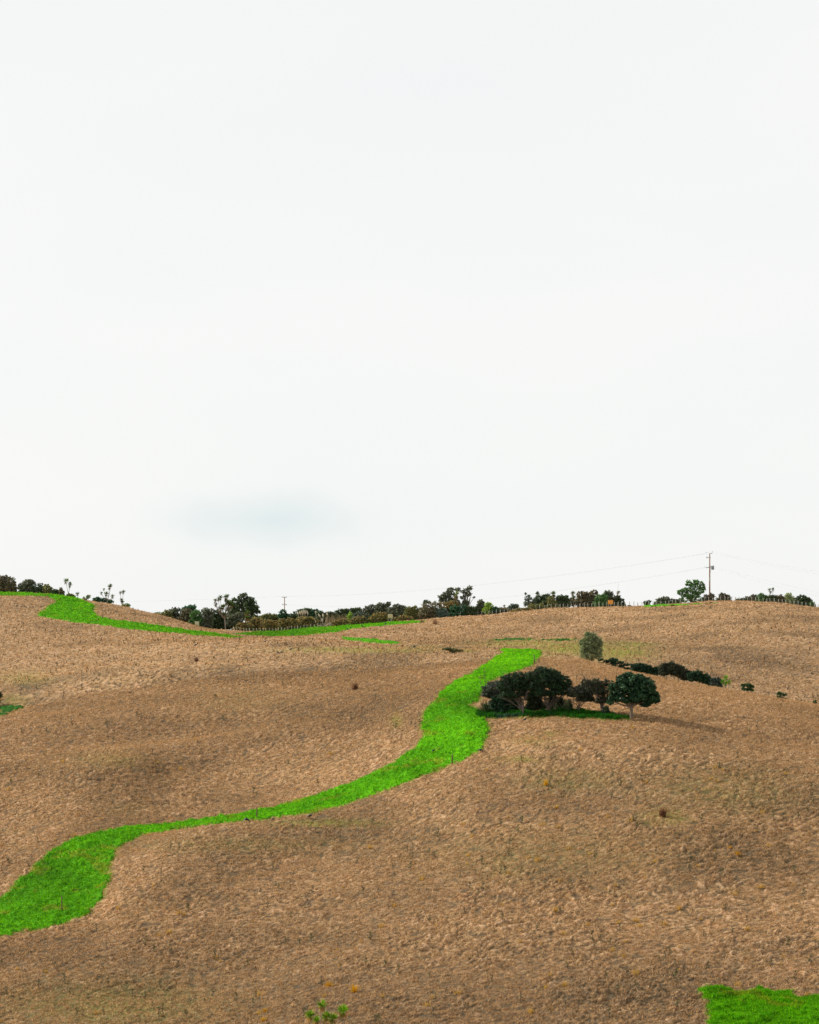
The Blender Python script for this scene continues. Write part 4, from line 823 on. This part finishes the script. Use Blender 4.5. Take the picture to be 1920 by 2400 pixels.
 ('large airy leafy tree beside the transformer pole', 1624, 402, [(1632, 1364, 8, 7), (1615, 1368, 8, 8), (1644, 1372, 8, 9), (1624, 1376, 12, 9), (1607, 1384, 8, 6), (1594, 1388, 7, 7), (1638, 1386, 12, 9), (1618, 1392, 16, 10), (1606, 1402, 14, 10), (1632, 1404, 16, 10), (1649, 1380, 5, 7)], 'green', dict(gaps=.22, leaf=.19, clump=.3, trunk_r=.16, nl=20, dens=.75)),
 ('upright brown twiggy bush at the foot of the transformer pole', 1662, 402, [(1656, 1402, 8, 8), (1668, 1398, 6, 8), (1662, 1408, 12, 8)], 'brown', dict(dens=.7, nl=18)),
 ('tufted brown bush right of the transformer pole', 1698, 401, [(1691, 1397, 5, 7), (1699, 1399, 6, 7), (1706, 1402, 8, 7), (1692, 1407, 14, 6)], 'brown', dict(nl=14)),
 ('small windswept bush leaning right on the skyline hump', 1736, 398, [(1732, 1408, 8, 5), (1742, 1405, 7, 3), (1750, 1400, 4, 2)], 'grey', {}),
 ('brown rounded bush on the right skyline hump', 1764, 398, [(1766, 1400, 8, 7), (1758, 1406, 9, 6), (1768, 1408, 12, 6)], 'brown', {}),
 ('green bush between brown ones on the right skyline', 1785, 397, [(1784, 1398, 8, 7), (1792, 1402, 9, 7), (1786, 1408, 13, 6)], 'green', {}),
 ('green bush beneath the sparse tall cabbage tree', 1809, 396, [(1806, 1402, 9, 7), (1813, 1403, 8, 8), (1808, 1410, 12, 6)], 'dark', {}),
 ('brown-topped bush left of the tall grey-green one near the right edge', 1830, 396, [(1828, 1402, 10, 7), (1832, 1410, 13, 7)], 'brown', {}),
 ('tall grey-green bush near the right edge', 1850, 395, [(1849, 1398, 8, 8), (1852, 1408, 11, 9)], 'sage', {}),
 ('broad dark domed bush at the right end of the bush line', 1882, 394, [(1880, 1403, 12, 8), (1890, 1408, 12, 8), (1880, 1415, 18, 8)], 'dark', {}),
 ('small mid green bush at the very right end of the bush line', 1904, 393, [(1900, 1416, 8, 7), (1906, 1420, 6, 5)], 'green', {}),
]
for lab, u, dd, bl, pal, o_ in RB:
    o_ = dict(o_); lf = o_.pop('leaf', .15)
    nm = 'ridge_tree' if 'tree' in lab.split(' on ')[0].split(' left')[0].split(' right')[0] else 'ridge_bush'
    o_.setdefault('skirt', nm != 'ridge_tree')
    plant('tree' if nm == 'ridge_tree' else 'bush', lab, 'tree' if nm == 'ridge_tree' else 'bush', u, dd, bl, pal, lf, o_.pop('dens', 1.0), .6, o_.pop('trunk_r', .09), **dict(dict(clump=.23, flat=.85, nl=7, sides=4, gain=2.1, group='bushes and trees along the ridge fence'), **o_))

# pampas plumes and dead brush
def pampas(label, u, dd, plumes, leafw=14, leafh=18):
    b = at_d(u, dd); s = dd / F; vb = CY - b.z / b.y * F
    T = thing('pampas_grass', label, 'pampas grass', b)
    P = np.zeros((160, 3)) + rng.normal(0, .25, (160, 3)) * [1, 1, 0]
    V, Fc, c = blades(P, leafh * s * .5, leafh * s, .04, .45, [(.16, .13, .06), (.08, .09, .04), (.26, .20, .11)], 1)
    mesh_obj('leaf_clump', V, Fc, M_straw, T, tint=c)
    for (pu, pv0, pv1, lean) in plumes:
        x = (pu - u) * s; z0 = (vb - pv0) * s; z1 = (vb - pv1) * s
        q = bez((x - lean * s, 0, z1), (x - lean * s * .5, 0, (z0 + z1) / 2), (x, 0, z0), 6)
        o = tube_obj('plume', [(q, np.array([.05, .16, .2, .17, .1, .02])), (np.array([[x * .4, 0, 0], [x - lean * s, 0, z1]]), np.array([.025, .02]))], simple('cream plume', (.62, .52, .38), 1, .2, 9) if 'cream plume' not in bpy.data.materials else bpy.data.materials['cream plume'], T, 6)
    return T
pampas('upright cream pampas plumes in a row left of the broken dead branches', 710, 400, [(698, 1434, 1441, -1), (703, 1431, 1441, -1), (708, 1429, 1442, -1), (712, 1428, 1441, -1), (715, 1429, 1440, -1), (719, 1430, 1441, -3)])
pampas('leaning cream pampas plumes above the broken dead branches', 755, 398, [(746, 1438, 1447, -5), (757, 1437, 1447, -1), (766, 1435, 1443, -2), (755, 1448, 1458, -1), (742, 1432, 1436, 3)])
b = at_d(787, 399); T = thing('reed_clump', 'stand of upright pale dead stalks in the bush line', 'dead reeds', b); s = b.y / F
P = np.stack([rng.uniform(-24, 24, 260) * s, rng.normal(0, .6, 260), np.zeros(260)], 1)
V, Fc, c = blades(P, 1.6, 3.6, .05, .06, [(.33, .25, .15), (.20, .17, .09), (.42, .30, .20)], 1); mesh_obj('stalks', V, Fc, M_straw, T, tint=c)
for lab, u, dd, br in [
  ('broken orange-brown dead branch forming an arch before the gorse', 772, 389, [((-8, 2), (0, 12), (10, 6)), ((0, 12), (0, 6), (1, -2)), ((-12, 4), (0, 6), (8, 5)), ((-4, 1), (-2, 6), (1, 11))]),
  ('fallen pale log lying on the green band below the dead branches', 757, 387, [((-9, 4), (0, 3), (7, 0))]),
  ('short pale broken stump left of the fallen log', 745, 389, [((-2, -1), (0, 3), (3, 6)), ((-4, 12), (-6, 18), (-10, 22))]),
  ]:
    b = at_d(u, dd); s = dd / F; T = thing('dead_branch', lab, 'dead branch', b)
    for a, m, e in br: tube_obj('limb', [(bez((a[0] * s, rng.uniform(-.3, .3), a[1] * s + .1), (m[0] * s, 0, m[1] * s + .1), (e[0] * s, rng.uniform(-.3, .3), e[1] * s + .1), 5, .03), np.linspace(.11, .05, 5))], M_log, T, 5)

# ------------------------------------------------------------------ fences
def fence(label, u0, u1, step, h, slip, name='fence'):
    T = thing(name, label, 'fence', at_d((u0 + u1) / 2, float(fd((u0 + u1) / 2))), None)
    o = np.array(T.location); us = []; u = u0
    while u < u1: us.append(u); u += step * rng.uniform(.82, 1.2)
    tops = []
    for i, u in enumerate(us):
        if u in slip: continue
        p = np.array(at_d(u, float(fd(u)))) - o; hh = h * rng.uniform(.9, 1.12); le = rng.normal(0, .04); w = .065 if i % 5 else .09
        tube_obj('post', [(np.array([p - [0, 0, .25], p + [le * .5, 0, hh * .5], p + [le, 0, hh]]), np.array([w, w, w * .92]))], M_post, T, 6)
        tops.append((p, le, hh))
    for k in (.3, .6, .9):
        tube_obj('wire', [(np.array([p + [le * k, -.06, hh * k] for p, le, hh in tops]), np.full(len(tops), .007))], M_wire, T, 3)
    return T
def fd(u): return pchip(np.array([500., 560, 640, 700, 800, 900, 1000, 1150, 1300, 1400, 1500, 1700, 1800, 1920, 2100]), np.array([368., 378, 388, 391, 396, 399, 402, 400.5, 399, 398.5, 397, 392, 387, 379, 372]), np.asarray(u, float))
fence('low wire fence of pale posts along the bushes left of the stile', 548, 1019, 7.4, 1.05, [])
fence('wire fence of pale posts along the skyline right of the stile', 1031, 1925, 9.2, 1.15, [])
b = at_d(1023, float(fd(1023)) - .6); T = thing('stile', 'pale wooden stile over the fence below the blue-green shrub', 'stile', b)
for x, h in ((-.35, 1.25), (.3, 1.7), (.75, 1.2)): tube_obj('post', [(np.array([[x, 0, -.2], [x, 0, h]]), np.array([.07, .065]))], M_post, T, 6)
box_obj('step', [(.2, -.1, 1.1, 1.2, .25, .09)], M_post, T); box_obj('step', [(.15, -.1, .7, .9, .25, .08)], M_post, T)
# ------------------------------------------------------------------ signs
def sign(label, u, v0, v1, w, dd, mat, posts, text=False, lean=0):
    b = at_d(u, dd); s = dd / F; vb = CY - b.z / b.y * F
    T = thing('sign', label, 'sign', b)
    z0, z1 = (vb - v1) * s, (vb - v0) * s; W_ = w * s
    bd = box_obj('board', [(0, -.09, (z0 + z1) / 2, W_, .03, z1 - z0)], mat, T, .012)
    if text:
        x = -W_ * .36; row = []
        while x < W_ * .33:
            ww = rng.uniform(.05, .09); row.append((x + ww / 2, -.11, z1 - (z1 - z0) * .17, ww, .006, .10)); x += ww + .035
        lt = box_obj('lettering', row, M_ink, T, 0)
        fr = .03; zz = (z0 + z1) / 2
    for px in posts: tube_obj('post', [(np.array([[px * W_, 0, -.3], [px * W_, 0, max(z0 + .3, .5)]]), np.array([.05, .05]))], M_post, T, 6)
sign('orange warning board on two pale posts before the dark bush', 1431, 1406.5, 1416, 11.8, 396, M_orange, (-.36, .1), True)
sign('cream square board on one post above the fence line', 915, 1439.5, 1449, 11.5, 395, M_cream, (.0,))
sign('small pale yellow square board behind the shoulder of the left hill', 462, 1456.5, 1466, 10, 338, M_creamy, (.35,))

# ------------------------------------------------------------------ stakes on the near hill
for lab, u, v, top, w in [
  ('dark wooden stake on the lower edge of the narrow middle of the green strip', 602, 1921, 1892, .055),
  ('brown wooden stake standing in the wide lower left end of the green strip', 145, 2135, 2101, .05),
  ('thin reddish stake in the green strip below the grove', 1060, 1792, 1767, .05),
  ('grey stake at the top of the green strip near the crest', 1252, 1556, 1535, .055),
  ('short stake beside the upper left green strip', 241, 1452, 1438, .06)]:
    p = hit(u, v); h = (v - top) * p.y / F
    T = thing('stake', lab, 'stake', p)
    tube_obj('shaft', [(np.array([[0, 0, -.2], [.01, 0, h * .5], [.0, .02, h]]), np.array([w, w, w * .9]))], M_stake, T, 6)

# ------------------------------------------------------------------ power poles and lines
p1 = np.array([(1663.5 - CX) / F * 402, 402, 0.]); g1 = at_d(1663.5, 402).z
top1 = (CY - 1297) / F * 402
T = thing('power_pole', 'tall timber power pole with a transformer on the right skyline', 'power pole', (p1[0], p1[1], g1))
H1 = top1 - g1; z_ = lambda v: (CY - v) / F * 402 - g1
tube_obj('mast', [(np.array([[0, 0, -.5], [0, 0, H1 * .5], [0, 0, H1]]), np.array([.19, .165, .13]))], M_pole, T, 10)
tube_obj('reflector_band', [(np.array([[0, 0, z_(1361.5)], [0, 0, z_(1353.5)]]), np.array([.183, .181]))], M_post, T, 10)
ad_ = np.array([.93, .37])
def arm(T, z, a0, a1, tilt=0.02, th=.06, mat=M_post):
    n = 12; t = np.array([0, n]); P = np.array([[ad_[0] * a, ad_[1] * a - .16, z + tilt * a] for a in (a0, a1)])
    return tube_obj('crossarm', [(P, np.array([th, th]))], mat, T, 6)
def insu(T, a, z, h=.22, r=.06, tilt=.02, mat=M_insu):
    c = np.array([ad_[0] * a, ad_[1] * a - .16, z + tilt * a])
    return tube_obj('insulator', [(np.array([c + [0, 0, .0], c + [0, 0, h * .4], c + [0, 0, h * .45], c + [0, 0, h]]), np.array([.02, .02, r, r * .75]))], mat, T, 8)
zA = z_(1297.5); zB = z_(1306.5); zC = z_(1329)
arm(T, zA, -.05, .68, .12); insu(T, .66, zA, .5, .05, .12)
arm(T, zB, -.95, .25, .18); insu(T, -.9, zB, .35, .05, .18); insu(T, -.62, zB, .35, .05, .18)
for a in (-1.18, -.88, -.42): insu(T, a, zA + .3, .14, .06, .18)
arm(T, zC, -1.0, 1.1, .22, .08)
for a in (-1.25, -.95): insu(T, a, zC + .1, .14, .06, .18)
for a in (.3, .65, 1.0): insu(T, a, zC + .05, .2, .05, .22)
tr = tube_obj('transformer', [(np.array([[.72, 0, z_(1335.2)], [.72, 0, z_(1334.6)], [.72, 0, z_(1327.5)], [.72, 0, z_(1327)]]), np.array([.27, .33, .33, .26]))], M_grey, T, 14)
box_obj('bracket', [(.3, 0, z_(1331), .5, .08, .08)], M_grey, T)
tube_obj('cable', [(bez((.2, -.1, z_(1331)), (.32, -.1, z_(1336)), (.17, -.1, z_(1342)), 6), np.full(6, .025))], M_insu, T, 5)

p2 = np.array([(667 - CX) / F * 640, 640, 0.]); g2 = at_d(667, 640).z
T2 = thing('power_pole', 'distant power pole with two crossarms above the gorse', 'power pole', (p2[0], p2[1], g2))
zz = lambda v: (CY - v) / F * 640 - g2
tube_obj('mast', [(np.array([[0, 0, -.5], [0, 0, zz(1399)]]), np.array([.22, .16]))], M_pole, T2, 8)
for v in (1400, 1417.5):
    arm(T2, zz(v), -.95, .95, 0, .08)
    for a in (-.85, -.5, .5, .85): insu(T2, a, zz(v), .35, .08, 0)
b = at_d(1448, 404); T = thing('mast', 'slim pale mast rising from the bushes right of the orange sign', 'mast', b)
tube_obj('pole_section', [(np.array([[0, 0, -.2], [.05, 0, 3.6]]), np.array([.07, .055]))], M_pole, T, 6)
tube_obj('antenna', [(np.array([[.05, 0, 3.6], [.12, 0, (CY - 1363) / F * 404 - b.z]]), np.array([.035, .02]))], M_wire, T, 5)

def P3(u, v, dd): return np.array([(u - CX) / F * dd, dd, (CY - v) / F * dd])
def line(label, a, b, sag, r=.02, n=40):
    t = np.linspace(0, 1, n)[:, None]; q = a * (1 - t) + b * t; q[:, 2] -= (4 * sag * t * (1 - t))[:, 0]
    o = q[0].copy(); ob = tube_obj('power_line', [(q - o, np.full(n, r))], M_wire, None, 4); ob.location = o
    props(ob, label, 'power line')
line('upper power line between the distant pole and the transformer pole', P3(668, 1397, 640), P3(1658, 1296.5, 402), 2.5, .009)
line('second upper power line between the two poles, just below the first', P3(663, 1398, 640.6), P3(1653, 1298, 401.5), 2.6, .009)
line('lower power line between the distant pole and the transformer pole', P3(670, 1417, 640), P3(1656, 1329, 402), 3.6, .009)
line('lowest power line between the two poles, just beneath its neighbour', P3(664, 1418, 640.6), P3(1653, 1331, 401.5), 3.7, .009)
line('power line running left from the distant pole over the hill shoulder', P3(664, 1398, 640), P3(-500, 1410, 900), 2.0, .014)
line('upper of the power lines running off right from the transformer pole', P3(1668, 1292, 402), P3(2250, 1372, 330), 1.2, .009)
line('second of the power lines running off right, just below the upper one', P3(1664, 1294, 402), P3(2250, 1380, 330), 1.3, .009)
line('third of the power lines running off right, above the lowest', P3(1668, 1326, 402), P3(2250, 1446, 330), 1.0, .009)
line('lowest of the power lines running off right from the transformer pole', P3(1668, 1330, 402), P3(2250, 1462, 330), 1.0, .009)

# ------------------------------------------------------------------ tussocks
def tussock(name, label, cat, u, v, hpx, wpx, cols, n=120, lean=.25):
    p = hit(u, v); s = p.y / F; T = thing(name, label, cat, p); H_ = hpx * s
    P = rng.normal(0, wpx * s * .18, (n, 3)) * [1, 1, 0]
    V, Fc, c = blades(P, H_ * .55, H_ * 1.05, .018 * max(1, p.y / 180), lean, cols, 1)
    mesh_obj('blades', V, Fc, M_straw, T, tint=c); return T
BR = [(.12, .05, .03), (.16, .07, .04), (.22, .11, .06), (.07, .035, .025)]
tussock('tussock', 'red-brown grass tussock alone on the slope left of the green strip', 'grass tussock', 833, 1616, 20, 12, BR, 160)
tussock('tussock', 'dark brown grass tussock alone on the lower right slope', 'grass tussock', 1554, 1914, 22, 16, BR, 200)
tussock('tussock', 'small rusty grass tussock high on the left slope', 'grass tussock', 461, 1550, 11, 10, BR, 120)
tussock('tussock', 'tan grass tussock on the ridge before the wooden stile', 'grass tussock', 1020, 1462, 15, 12, [(.36, .22, .13), (.26, .14, .08)], 140)
tussock('tussock', 'pale tan grass tuft on the ridge left of the stile', 'grass tussock', 988, 1459, 9, 8, [(.42, .28, .17), (.32, .2, .12)], 90)
YO = [(.55, .30, .02), (.65, .42, .02), (.5, .2, .02)]
for lab, u, v, h, w in [
  ('bright yellow-orange grass tuft above the young cabbage trees', 771, 2312, 14, 26),
  ('orange spindly grass tuft above and right of the young cabbage trees', 830, 2326, 24, 14),
  ('vivid yellow upright tuft on the right slope', 1729, 2004, 12, 6),
  ('small yellow tuft left of the vivid upright one', 1711, 1989, 8, 6),
  ('orange tuft below the grove on the right slope', 1279, 1840, 16, 8),
  ('short orange tuft left of the bottom cabbage trees', 622, 2372, 10, 8),
  ('short orange tuft at the bottom left of the cabbage trees', 617, 2394, 12, 8)]:
    tussock('orange_tuft', lab, 'grass tuft', u, v, h, w, YO, 70, .4)

# weeds and orange tufts scattered over the hills
def proto_weed(i):
    T = thing('weed_stalk', 'small dark green weed stalk sticking up from the brown grass', 'weed', (0, 0, -500), 'weed stalks scattered over the brown slopes')
    h = .42; ps = [(bez((0, 0, -.05), (.03, 0, .2), (rng.normal(0, .04), 0, h), 5), np.linspace(.014, .006, 5))]
    tube_obj('stalk', ps, M_bark, T, 4)
    Cn = np.stack([rng.normal(0, .05, 26), rng.normal(0, .05, 26), rng.uniform(.06, h, 26)], 1)
    V, Fc, c = cards(Cn, .045, [(.06, .085, .025), (.10, .12, .03), (.05, .05, .03), (.12, .07, .03)]); mesh_obj('leaves', V, Fc, M_leaf, T, tint=c)
    return T
def proto_tuft(i):
    T = thing('orange_tuft', 'small orange dry grass tuft scattered on the brown slope', 'grass tuft', (0, 0, -500), 'orange dry tufts scattered over the brown slopes')
    V, Fc, c = blades(rng.normal(0, .08, (40, 3)) * [1, 1, 0], .12, .38, .02, .4, [(.54, .34, .09), (.48, .30, .11), (.60, .40, .10)], 1); mesh_obj('blades', V, Fc, M_straw, T, tint=c)
    return T
def spots(n, vlo=1690, vhi=2400):
    out_ = []
    while len(out_) < n:
        u = rng.uniform(-10, 1930); v = vlo + (vhi - vlo) * rng.uniform(0, 1) ** .8
        p = hit(u, v)
        if p.y < 240 and bil(stripM, u, p.y) < .1 and not (1120 < u < 1560 and 1640 < v < 1700): out_.append(p)
    return out_
def place(prot, pts_, smin, smax):
    first = True
    for i, p in enumerate(pts_):
        pr = prot[i % len(prot)]
        sc_ = rng.uniform(smin, smax)
        if i < len(prot): pr.location = p; pr.rotation_euler = (0, 0, rng.uniform(0, 6)); pr.scale = (sc_,) * 3
        else: copy_tree(pr, p, rng.uniform(0, 6), sc_)
place([proto_weed(i) for i in range(5)], spots(295, 1545), .8, 1.7)
tp = [p for p in spots(200, 1700) if rng.random() < (.35 if p.x < 0 else .9)]
place([proto_tuft(i) for i in range(4)], tp[:150], .4, 1.2)
# the many smaller far stalks read as one cover
u_, d_ = scatter(2600, -20, 1950, 205, 390); k = bil(stripM, u_, d_) < .1; u_, d_ = u_[k], d_[k]
P = np.stack([(u_ - CX) / F * d_, d_, bil(GZ, u_, d_)], 1)
V, Fc, c = blades(P, .25, .6, .06, .15, [(.10, .075, .03), (.09, .09, .03), (.16, .09, .04)], 3)
o = mesh_obj('weeds', V, Fc, M_leaf, tint=c); props(o, 'sparse short dark weed stalks over the far brown slopes', 'weeds', None, 'stuff')

for lab, u, v, w in [('left of two red-brown soil mounds between the last two grove trees', 1443, 1676, 9), ('right of two red-brown soil mounds, next to the round tree trunk', 1453, 1677, 8)]:
    p = hit(u, v); R = w * p.y / F / 2 * 1.3; n = 14
    th, ph = np.meshgrid(np.linspace(0, 2 * np.pi, n, endpoint=False), np.linspace(0, np.pi / 2, 6)); rr = R * (1 + .25 * np.sin(3 * th + w) * np.cos(ph))
    V = np.stack([rr * np.cos(th) * np.cos(ph), rr * np.sin(th) * np.cos(ph), R * .75 * np.sin(ph) - .04], -1).reshape(-1, 3) + rng.normal(0, .012, (6 * n, 3))
    i = np.arange(5)[:, None] * n; j = np.arange(n)[None]; Fq = np.stack([i + j, i + (j + 1) % n, i + n + (j + 1) % n, i + n + j], -1).reshape(-1, 4)
    o = mesh_obj('soil_mound', V, Fq, M_soil, smooth=True); o.location = p; props(o, lab, 'soil mound')
plant('brush_pile', 'low dark brush clump on the middle crest left of the top of the green strip', 'brush', 1062, 232, [(1060, 1524, 12, 5), (1076, 1526, 12, 3), (1048, 1521, 12, 3)], 'olive', .1, .9, .2, .04, vis=hit(1062, 1529))

# ------------------------------------------------------------------ birds
def bird(label, u, v, Lm, face, peck, white=False, vis=None):
    p = vis or hit(u, v); T = thing('bird', label, 'bird', p, 'black birds feeding on the slope', rz=0 if face > 0 else math.pi)
    n = 12; ax = []; hb = Lm * .48
    # body lofted from tail to head: x, z, radius
    if peck: prof = [(-.60, .40, .01), (-.46, .46, .06), (-.3, .55, .15), (-.1, .60, .21), (.1, .56, .19), (.26, .44, .12), (.36, .30, .075), (.44, .19, .085), (.50, .13, .06), (.54, .09, .01)]
    else: prof = [(-.66, .34, .01), (-.5, .42, .06), (-.3, .52, .15), (-.1, .58, .20), (.1, .62, .18), (.24, .72, .11), (.30, .84, .08), (.35, .92, .09), (.42, .93, .06), (.46, .92, .01)]
    q = np.array([[a * Lm, 0, b2 * Lm] for a, b2, _ in prof]); r = np.array([c_ * Lm for *_, c_ in prof])
    tube_obj('body', [(q, r)], M_bird, T, 12)
    hd = q[-1]; e = hd + np.array([.10, 0, -.10 if peck else -.02]) * Lm
    tube_obj('bill', [(np.array([hd - [.02 * Lm, 0, 0], e]), np.array([.03 * Lm, .006]))], M_bill, T, 6)
    for sy in (-.07, .07):
        tube_obj('leg', [(np.array([[0, sy * Lm, .45 * Lm], [-.04 * Lm, sy * Lm, .2 * Lm], [0, sy * Lm, -.02], [.09 * Lm, sy * Lm, -.02]]), np.full(4, .014))], M_bill, T, 5)
    if white: tube_obj('undertail', [(np.array([[-.5 * Lm, 0, .40 * Lm], [-.34 * Lm, 0, .42 * Lm]]), np.array([.05, .07]))], M_white, T, 6)
    return T
for a in [
  ('largest black bird with a white undertail pecking left of the dark stake', 579, 1929, .55, 1, True, True),
  ('black bird just right of the dark stake on the strip edge', 640, 1925, .34, -1, True),
  ('black bird with raised head right of the stake, beyond the strip edge', 727, 1920, .50, 1, False),
  ('black bird on the brown grass just below the grove', 1231, 1695, .42, 1, False),
  ('black bird inside the green strip left of the thin reddish stake', 1017, 1765, .34, 1, False),
  ('black bird at the right edge of the green strip below the grove', 1127, 1763, .42, 1, True),
  ('dark bird walking on the brown slope below the upper left strip', 459, 1516, .50, 1, False),
  ('dark bird near the left edge below the ridge', 40, 1424, .55, 1, False),
  ('black bird on the middle crest above the green patches', 971, 1520, .50, -1, True),
  ('tiny black bird on the saddle right below the green field', 622, 1508, .42, 1, False),
  ('left of two black birds near the middle saddle', 652, 1533, .42, 1, True),
  ('right of two black birds near the middle saddle', 659, 1532, .40, -1, True),
  ('dark bird right of the two saddle birds', 682, 1526, .45, 1, False),
  ('upper left black bird on the green strip at the hill top', 256, 1453, .42, -1, True),
  ('black bird on the lower edge of the green field by the gorse', 688, 1491, .45, 1, True),
  ('first of four black birds along the edge of the fence grass, leftmost', 815, 1476, .55, 1, True),
  ('second of four black birds along the fence grass', 822, 1473, .5, -1, True),
  ('third of four black birds along the fence grass', 831, 1472, .5, 1, True),
  ('fourth black bird along the fence grass, with raised head', 849, 1471, .6, -1, False),
  ('black bird standing alone below the cream sign', 904, 1466, .6, 1, False)]:
    bird(*a)
print('objects', len(bpy.data.objects), 'ground verts', NU * ND)
